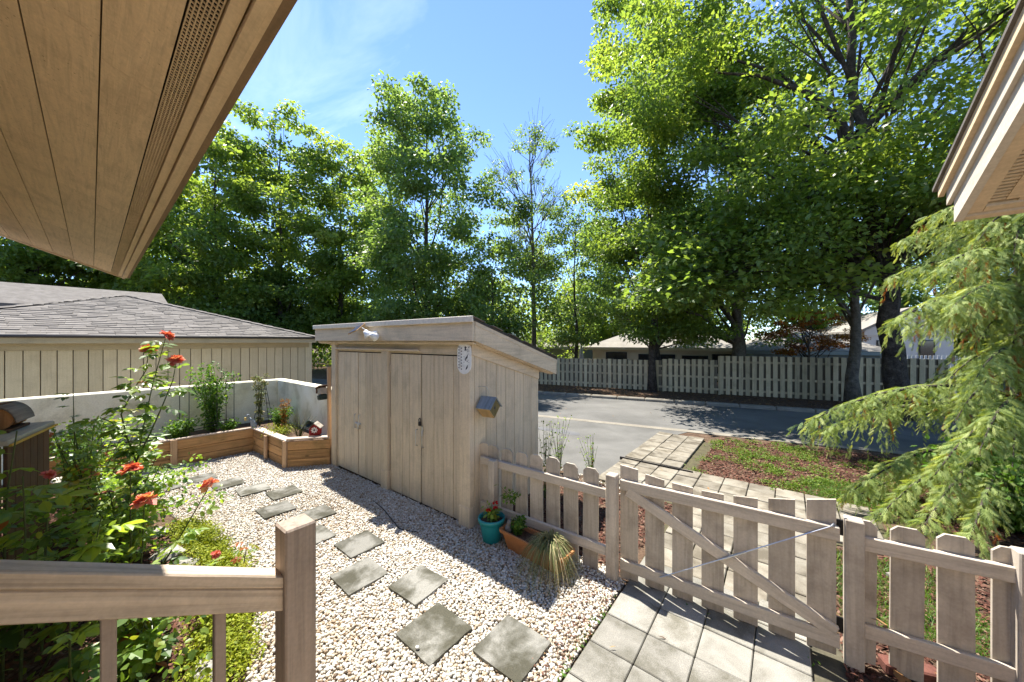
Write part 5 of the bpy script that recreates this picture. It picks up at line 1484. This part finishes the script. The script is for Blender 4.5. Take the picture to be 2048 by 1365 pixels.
# terracotta trough with a spilling grass
tr = thing('terracotta_trough', 'long terracotta trough planter against the picket fence', 'planter', (-2.03, 2.985, 0.02), rad(-4))
L0, L1, w0, w1, hh = 0.66, 0.80, 0.15, 0.22, 0.20
def ring(l, w, z, k=0.02): return [(-l / 2, -w / 2 + k, z), (-l / 2 + k, -w / 2, z), (l / 2 - k, -w / 2, z), (l / 2, -w / 2 + k, z), (l / 2, w / 2 - k, z), (l / 2 - k, w / 2, z), (-l / 2 + k, w / 2, z), (-l / 2, w / 2 - k, z)]
rings = [ring(L0, w0, 0), ring(L0 + .11, w0 + .055, hh - .035), ring(L1 + .02, w1 + .02, hh - .033), ring(L1 + .03, w1 + .03, hh), ring(L1 - .01, w1 - .01, hh), ring(L1 - .04, w1 - .03, hh - .05)]
mm = MB(); V = sum(rings, []); Fc = [tuple(range(7, -1, -1))]
for i in range(len(rings) - 1):
    for k in range(8):
        Fc.append((i * 8 + k, i * 8 + (k + 1) % 8, (i + 1) * 8 + (k + 1) % 8, (i + 1) * 8 + k))
mm.add(V, Fc); link('trough_body', mm.mesh('trough_body', TERRA), (0, 0, 0), (0, 0, 0), tr)
mm = MB(); mm.add(ring(L1 - .03, w1 - .025, hh - .04), [tuple(range(8))]); link('potting_soil', mm.mesh('potting_soil', SOIL), (0, 0, 0), (0, 0, 0), tr)
plant('parsley', 'small bright green parsley clump in the terracotta trough', (-2.27, 3.0, 0.18), 20, 700, 0.03, LG, 73, 0.18, 0.09, ROSE_T, 'plant', 0.003)
cat_ = thing('cat_figure', 'small grey animal figure in the left end of the trough', 'figurine', (-2.37, 2.97, 0.18))
mm = MB(); mm.tube([(0, 0, -0.02), (0, 0, 0.05), (0.01, 0, 0.09)], [0.035, 0.038, 0.02], 10); mm.tube([(0.01, 0, 0.08), (0.02, -.01, 0.115), (0.03, -.01, 0.14)], [0.022, 0.028, 0.012], 10)
mm.tube([(0.02, -.025, 0.13), (0.02, -.03, 0.165)], [0.01, 0.002], 6); mm.tube([(0.025, .012, 0.13), (0.025, .016, 0.165)], [0.01, 0.002], 6)
link('body', mm.mesh('body', plain('grey stone', (0.20, 0.19, 0.18), 0.8), True), (0, 0, 0), (0, 0, 0), cat_)
def grass_tuft(name, label, loc, n, ln, seed, mat, spread=1.0, lean=(0, 0)):
    rng = np.random.default_rng(seed)
    t = thing(name, label, 'plant', loc)
    V, Fc, tint = [], [], []
    for i in range(n):
        a = rng.uniform(0, 2 * math.pi); L = ln * rng.uniform(.5, 1.15); out = rng.uniform(.25, 1.0) * spread
        dx, dy = math.cos(a) * out + lean[0], math.sin(a) * out + lean[1]
        w = 0.0035; o = len(V)
        for k in range(6):
            s = k / 5
            x = dx * L * s * 0.8; y = dy * L * s * 0.8; z = L * (1.1 * s - (0.7 + 1.0 * out) * s * s)
            ww = w * (1 - .8 * s)
            V += [(x - math.sin(a) * ww, y + math.cos(a) * ww, z), (x + math.sin(a) * ww, y - math.cos(a) * ww, z)]
        for k in range(5):
            Fc.append((o + 2 * k, o + 2 * k + 1, o + 2 * k + 3, o + 2 * k + 2)); tint.append(rng.random())
    me = make_mesh('blades', V, Fc, mat)
    at = me.attributes.new('tint', 'FLOAT', 'FACE'); at.data.foreach_set('value', np.repeat(rng.random(n), 5).astype(np.float32))
    stuff(link('blades', me, (0, 0, 0), (0, 0, 0), t))
    return t
grass_tuft('trailing_grass', 'blue green and straw grass spilling over the terracotta trough', (-1.84, 2.97, 0.19), 620, 0.56, 74, LDRY, 0.95, (0.10, -0.22))

# sparse shrubs behind the fence
for i, (x, y, h, r, n, lab) in enumerate([(-3.05, 5.2, 0.95, 0.28, 260, 'wispy shrub by the drive behind the fence, tallest of its row'), (-2.42, 5.15, 0.75, 0.20, 190, 'small wispy shrub between the drive and the gate'), (-2.72, 4.25, 1.10, 0.13, 200, 'thin leafy shoot close to the shed side')]):
    plant('wispy_shrub', lab, (x, y, 0), 13, n, 0.03, LR, 80 + i, h, r, ROSE_T, 'shrub', 0.004, None, 0.55)
plant('fern_sprig', 'green sprig pushing through the pickets above the trough', (-2.42, 3.09, 0.45), 5, 60, 0.05, LG, 84, 0.18, 0.16, LEAF, 'plant', 0.003)
plant('low_bush', 'leafy green bush under the cypress behind the fence', (2.2, 7.0, 0), 40, 3000, 0.07, LG, 85, 0.9, 0.8, ROSE_T, 'shrub', 0.008)

# ------------------------------------------------------------------ rose bed
def rose_leaf(tint, seed):
    rr = random.Random(seed)
    V, Fc = [], []
    def put(o, ang, L, drop):
        b = len(V)
        c, s = math.cos(ang), math.sin(ang)
        for (x, y, z) in ROSE_T[0]:
            V.append((o[0] + L * (x * c - y * s), o[1] + L * (x * s + y * c), o[2] + L * z - drop * x * L))
        Fc.extend([tuple(i + b for i in f) for f in ROSE_T[1]])
    put((0.62, 0, -0.06), 0, 0.50, 0.35)
    for (x, L) in ((0.55, 0.42), (0.28, 0.34)):
        for s in (-1, 1):
            put((x, 0, -0.06 * x), s * rr.uniform(0.9, 1.25), L, rr.uniform(0.1, 0.5))
    b = len(V)
    V.extend([(0, .012, 0), (0, -.012, 0), (0.66, 0, -.05)]); Fc.append((b, b + 1, b + 2))
    me = make_mesh('leaf', V, Fc, LR)
    a = me.attributes.new('tint', 'FLOAT', 'FACE')
    a.data.foreach_set('value', np.full(len(Fc), tint, np.float32))
    return me
RLEAF = [rose_leaf(t, 5 + i) for i, t in enumerate((0.15, 0.35, 0.5, 0.62, 0.75, 0.84))]
RYEL = [rose_leaf(0.93, 30), rose_leaf(1.0, 31)]
def rose_flower(seed):
    rng = np.random.default_rng(seed)
    n = 44
    a = rng.uniform(0, 2 * math.pi, n); el = np.linspace(1.45, 0.25, n)
    el = np.linspace(1.5, -0.15, n)
    d = np.stack([np.cos(a) * np.cos(el), np.sin(a) * np.cos(el), np.sin(el)], 1) + rng.normal(0, .16, (n, 3))
    up = np.stack([-np.cos(a) * np.sin(el), -np.sin(a) * np.sin(el), np.cos(el)], 1) + rng.normal(0, .35, (n, 3))
    S = np.stack([np.linspace(.046, .070, n), np.linspace(.060, .092, n), np.full(n, .12)], 1) * rng.uniform(.85, 1.2, (n, 1))
    return scatter('flower', ROSE_T[0], ROSE_T[1], d * 0.006, frames(d, up), S, np.clip(rng.normal(.55, .26, n), 0, 1), PETAL, False)
RFL = [rose_flower(i) for i in range(3)]
def rose(name, label, base, canes, flowers, nleaf, seed, lsize=0.125, fill=0, fr=0.4, fz=(0.1, 0.9), cane_r=0.008, yellow=0.06, tall_only=0.12):
    rr = random.Random(seed); rng = np.random.default_rng(seed)
    b = Vector(base)
    t = thing(name, label, 'rose bush', base)
    m = MB()
    seglist = []
    for c in canes:
        pts = [Vector(p) - b for p in c]
        k = len(pts)
        m.tube(pts, [cane_r * (1 - 0.6 * i / (k - 1)) for i in range(k)], 6, False)
        for i in range(k - 1):
            seglist.append((pts[i], pts[i + 1]))
    link('stem', m.mesh('stem', CANE, True), (0, 0, 0), (0, 0, 0), t)
    wts = [(q - p).length for p, q in seglist]
    for i in range(nleaf):
        p, q = rr.choices(seglist, wts)[0]
        f = rr.random()
        o = p.lerp(q, f)
        if o.z < tall_only: continue
        a = rr.uniform(0, 2 * math.pi)
        d = Vector((math.cos(a), math.sin(a), rr.uniform(-0.25, 0.55)))
        me = rr.choice(RLEAF) if rr.random() > yellow else rr.choice(RYEL)
        x = d.normalized(); z = (Vector((rr.gauss(0, .35), rr.gauss(0, .35), 1)) - x * x.z).normalized(); y = z.cross(x)
        z = x.cross(y)
        e = Matrix((x, y, z)).transposed().to_euler()
        s = lsize * rr.uniform(0.7, 1.25)
        link('leaf', me, o, e, t, s)
    for i, (fp, sc, tilt) in enumerate(flowers):
        link('flower', RFL[i % 3], Vector(fp) - b, (rr.uniform(-.5, .5) + tilt, rr.uniform(-.4, .4), rr.uniform(0, 6)), t, sc)
    if fill:
        C = np.stack([rng.normal(0, fr, 26), rng.normal(0, fr * .55, 26), rng.uniform(fz[0], fz[1], 26)], 1)
        P, Rm, s, tint = leaf_cloud(rng, C, rng.uniform(.14, .26, 26), fill, 0.055, 0.8, 0.6, ROSE_T, np.full(26, .45), 2, .24)
        stuff(link('foliage', scatter('foliage', ROSE_T[0], ROSE_T[1], P, Rm, s, np.minimum(tint, .9), LR), (0, 0, 0), (0, 0, 0), t))
    return t
rose('rose_bush', 'tallest rose bush with three coral blooms above the white wall', (-5.30, 0.42, 0),
     [[(-5.30, 0.42, 0), (-5.28, 0.44, 0.5), (-5.26, 0.46, 1.0), (-5.20, 0.50, 1.35), (-5.12, 0.56, 1.8), (-5.02, 0.64, 2.27)],
      [(-5.26, 0.46, 1.0), (-5.34, 0.40, 1.25), (-5.36, 0.36, 1.5), (-5.28, 0.44, 1.75), (-5.18, 0.52, 1.95), (-5.165, 0.535, 2.13)],
      [(-5.26, 0.46, 1.02), (-5.12, 0.54, 1.3), (-5.0, 0.62, 1.6), (-4.90, 0.68, 1.85), (-4.875, 0.70, 2.02)],
      [(-5.34, 0.40, 1.25), (-5.42, 0.30, 1.42), (-5.46, 0.22, 1.48)]],
     [((-5.01, 0.655, 2.30), 1.0, 0.6), ((-5.163, 0.535, 2.165), 0.95, 0.4), ((-4.87, 0.70, 2.05), 1.1, 0.1)], 150, 201, 0.165, 0, yellow=0.03, tall_only=0.75)
def bush_canes(rr, base, n, h, r):
    out = []
    for i in range(n):
        a = rr.uniform(0, 6.28); q = r * math.sqrt(rr.random()); hh = h * rr.uniform(.55, 1)
        e = Vector(base) + Vector((q * math.cos(a), q * .7 * math.sin(a), hh))
        s = Vector(base) + Vector((rr.uniform(-.06, .06), rr.uniform(-.06, .06), 0))
        out.append([s, s.lerp(e, .35) + Vector((rr.uniform(-.06, .06), rr.uniform(-.06, .06), .04)), s.lerp(e, .7) + Vector((rr.uniform(-.06, .06), 0, .04)), e])
    return out
rr = random.Random(301)
B1 = (-5.35, 0.36, 0)
rose('rose_bush', 'dense rose bush with a large coral bloom in the middle of the bed', B1,
     bush_canes(rr, B1, 16, 1.15, 0.55) + [[(-4.75, .38, 0), (-4.55, .36, .6), (-4.42, .35, 1.12)], [(-4.5, .4, 0), (-4.3, .41, .5), (-4.19, .41, .9)], [(-4.5, .5, 0.1), (-4.25, .66, .55), (-4.03, .79, .95)]],
     [((-4.42, 0.353, 1.146), 1.15, 0.3), ((-4.18, 0.413, 0.926), 1.3, 0.2), ((-4.02, 0.79, 0.975), 1.0, 0.5)], 260, 202, 0.15, 1700, 0.45, (0.15, 0.95))
B2 = (-6.75, 0.20, 0)
rose('rose_bush', 'yellowing rose bush in front of the white wall', B2, bush_canes(rr, B2, 16, 1.45, 0.62) + [[(-6.9, .1, .2), (-6.95, .08, 1.0), (-6.95, .07, 1.62)]], [], 220, 203, 0.15, 1500, 0.5, (0.35, 1.15), yellow=0.22)
B3 = (-4.05, -0.20, 0)
rose('rose_bush', 'large leaved rose shoots at the left edge behind the railing', B3,
     [[(-4.06, -.25, 0), (-4.04, -.24, .9), (-4.03, -.23, 1.25), (-3.98, -.19, 1.66)], [(-3.82, -.17, 0.1), (-3.78, -.155, .8), (-3.77, -.15, 1.05), (-3.78, -.16, 1.40)], [(-3.95, -.1, 0), (-3.8, .1, .6), (-3.7, .16, 1.05)], [(-4.2, -.1, 0), (-4.3, -.08, .8), (-4.31, -.07, 1.24)]],
     [((-4.31, -0.07, 1.256), 0.6, 0.2)], 130, 204, 0.235, 400, 0.34, (0.35, 1.0), tall_only=0.3)
B4 = (-3.40, 0.34, 0)
rose('rose_bush', 'low rose bush under the stair railing', B4, bush_canes(rr, B4, 15, 0.62, 0.50) + [[(-3.25, .05, 0), (-3.22, .02, .37), (-3.1, .02, .62), (-3.06, .02, .74)]], [], 170, 205, 0.16, 350, 0.36, (0.1, 0.45), yellow=0.10, tall_only=0.05)
B5 = (-3.78, 0.975, 0)
rose('rose_bush', 'single young rose shoot standing in the gravel beside the newel post', B5, [[(-3.78, .975, 0), (-3.79, .975, .22), (-3.75, 1.0, .47)]], [], 14, 206, 0.11, 0, yellow=0.3, tall_only=0.2)
rose('rose_bush', 'low shoot with a pink bud at the edge of the stonecrop', (-4.15, 0.83, 0), [[(-4.15, .83, 0), (-4.12, .85, .18), (-4.10, .855, .29)]], [((-4.10, 0.855, 0.30), 0.55, 0.3)], 8, 207, 0.08, 0, tall_only=0.05)

# edging stones
for i, (x, y, s, rz, lab) in enumerate([(-5.08, 0.68, 0.30, 0.4, 'flat grey edging stone beside the stonecrop'), (-4.72, 0.72, 0.26, 1.1, 'cracked edging stone next to the flat one'), (-3.03, 0.60, 0.26, 0.2, 'rounded grey rock at the foot of the railing'), (-5.75, 0.66, 0.24, 0.9, 'small edging stone under the coral roses'), (0.86, 4.85, 0.22, 0.3, 'pale stone in the grass behind the right pickets')]):
    r2 = random.Random(400 + i)
    V = [tuple((np.array(v) * np.array([.5, .36, .20]) * (1 + r2.uniform(-.16, .16)))) for v in ICO[0]]
    me = make_mesh('edging_stone', V, ICO[1], STONE)
    import bmesh
    bm = bmesh.new(); bm.from_mesh(me); bmesh.ops.subdivide_edges(bm, edges=bm.edges, cuts=1, use_grid_fill=True, fractal=0.25, seed=i); bm.to_mesh(me); bm.free()
    tag(link('edging_stone', me, (x, y, 0.02), (0, 0, rz), None, s * 1.2), lab, 'stone', 'edging stones')

# pale pot on the left with its plant, hook and saucer
wp = thing('pale_pot', 'wide pale round pot behind the rose leaves at left', 'pot', (-8.10, 0.16, 0.0))
mm = MB(); mm.lathe([(0, 0), (0.13, 0), (0.16, 0.02), (0.24, 0.17), (0.265, 0.26), (0.28, 0.275), (0.27, 0.29), (0.25, 0.28), (0.2, 0.2)], 28)
link('pot_body', mm.mesh('pot_body', POTW, True), (0, 0, 0), (0, 0, 0), wp)
plant('pot_shrub', 'leafy shrub growing in the pale round pot', (-8.10, 0.16, 0.22), 22, 1700, 0.05, LG, 91, 0.80, 0.42, ROSE_T, 'shrub', 0.006)
mm = MB(); mm.tube([(0, 0, 0), (0, 0, 0.85), (0.02, 0.03, 0.98), (0.01, 0.10, 1.02), (0, 0.14, 0.95), (0, 0.11, 0.89)], 0.008, 7)
tag(link('shepherd_hook', mm.mesh('shepherd_hook', POTW, True), (-7.05, 0.08, 0)), 'pale curled shepherd hook among the roses', 'garden hook')
mm = MB(); mm.lathe([(0, 0), (0.12, 0), (0.16, 0.10), (0.17, 0.11), (0.15, 0.11), (0.11, 0.04), (0, 0.04)], 24)
tag(link('terracotta_bowl', mm.mesh('terracotta_bowl', TERRA, True), (-7.35, 0.27, 0.0)), 'small terracotta bowl on the ground beside the pale pot', 'bowl')

# brown timber bin with ledge and a bark birdhouse at the far left
bn = thing('timber_bin', 'dark brown slatted timber bin with pale ledge at left edge', 'bin', (-5.58, -0.40, 0), rad(-14))
for i in range(6):
    link('slat', cb(0.13, 0.025, 1.36, BROWNW, 0.005), (-0.30 + i * 0.137, 0.215, 0.70), (0, 0, 0), bn)
for i in range(3):
    link('slat', cb(0.025, 0.13, 1.36, BROWNW, 0.005), (0.47, 0.135 - i * 0.137, 0.70), (0, 0, 0), bn)
link('ledge', cb(0.92, 0.50, 0.045, wood('pale ledge', (0.50, 0.45, 0.36), 'X', 0.2), 0.006), (0.05, 0.0, 1.41), (0, 0, 0), bn)
link('ledge_trim', cb(0.93, 0.018, 0.02, plain('yellow trim', (0.55, 0.33, 0.05), 0.6), 0.003), (0.05, 0.262, 1.39), (0, 0, 0), bn)
bk = thing('bark_birdhouse', 'rustic birdhouse with curved grey bark roof on the timber bin', 'birdhouse', (-5.66, -0.35, 1.435), rad(-14))
bk.scale = (0.85, 0.85, 0.85)
GREYK = wood('grey curved bark', (0.26, 0.22, 0.19), 'X', 0.45, dirt=(0.08, 0.06, 0.05))
ORB = wood('orange inner bark', (0.42, 0.20, 0.075), 'Z', 0.4)
V, Fc = [], []
N = 12
for i in range(N + 1):
    a = math.pi * (0.05 + 0.90 * i / N)
    for x in (-0.20, 0.20):
        for r_ in (0.150, 0.165):
            V.append((x, r_ * math.cos(a), 0.03 + r_ * 1.35 * math.sin(a)))
for i in range(N):
    o = i * 4
    Fc += [(o, o + 4, o + 6, o + 2), (o + 1, o + 3, o + 7, o + 5), (o, o + 1, o + 5, o + 4), (o + 2, o + 6, o + 7, o + 3)]
link('bark_roof', make_mesh('bark_roof', V, Fc, GREYK, True), (0, 0, 0.03), (0, 0, 0), bk)
for (e0, e1) in (((0.10, 0, 0.14), (0.185, 0, 0.14)), ((-0.10, 0, 0.14), (-0.185, 0, 0.14))):
    mm = MB(); mm.tube([e0, e1], [0.125, 0.135], 12)
    link('log_end', mm.mesh('log_end', ORB, False, True), (0, 0, 0), (0, 0, 0), bk)
link('ridge_cap', cb(0.44, 0.06, 0.02, BROWNW, 0.004), (0, 0, 0.285), (0, rad(-4), 0), bk)
link('base', cb(0.46, 0.26, 0.03, BROWNW, 0.005), (0.03, 0, 0.016), (0, 0, 0), bk)
tag(link('brown_post', cb(0.07, 0.07, 2.05, BROWNW, 0.006), (-5.86, -0.47, 1.02)), 'dark brown square post at the left edge behind the birdhouse', 'post')

# drip hose on the gravel by the shed and dry leaves by the right post
mm = MB(); mm.tube([(-4.55, 2.66, .02), (-4.2, 2.60, .032), (-3.9, 2.52, .034), (-3.6, 2.44, .033), (-3.42, 2.50, .028), (-3.35, 2.62, .015)], 0.0055, 6)
tag(link('drip_hose', mm.mesh('drip_hose', BLACKM, True)), 'thin black hose lying on the gravel before the shed doors', 'hose')
for i, (x, y, z, lab) in enumerate([(0.56, 3.36, 0.06, 'dry tan maple leaf lying at the foot of the right gate post'), (0.80, 3.48, 0.07, 'curled brown leaf beside the red brick'), (0.52, 3.40, 0.34, 'brown leaf caught on the lower rail')]):
    me = scatter('dry_leaf', MAPLE[0], MAPLE[1], np.zeros((1, 3)), np.eye(3)[None], np.array([[.11, .11, .2]]), np.array([0.7 + .1 * i]), LITTER)
    tag(link('dry_leaf', me, (x, y, z), (0.2 * i, 0.15, 1.1 * i)), lab, 'leaf')
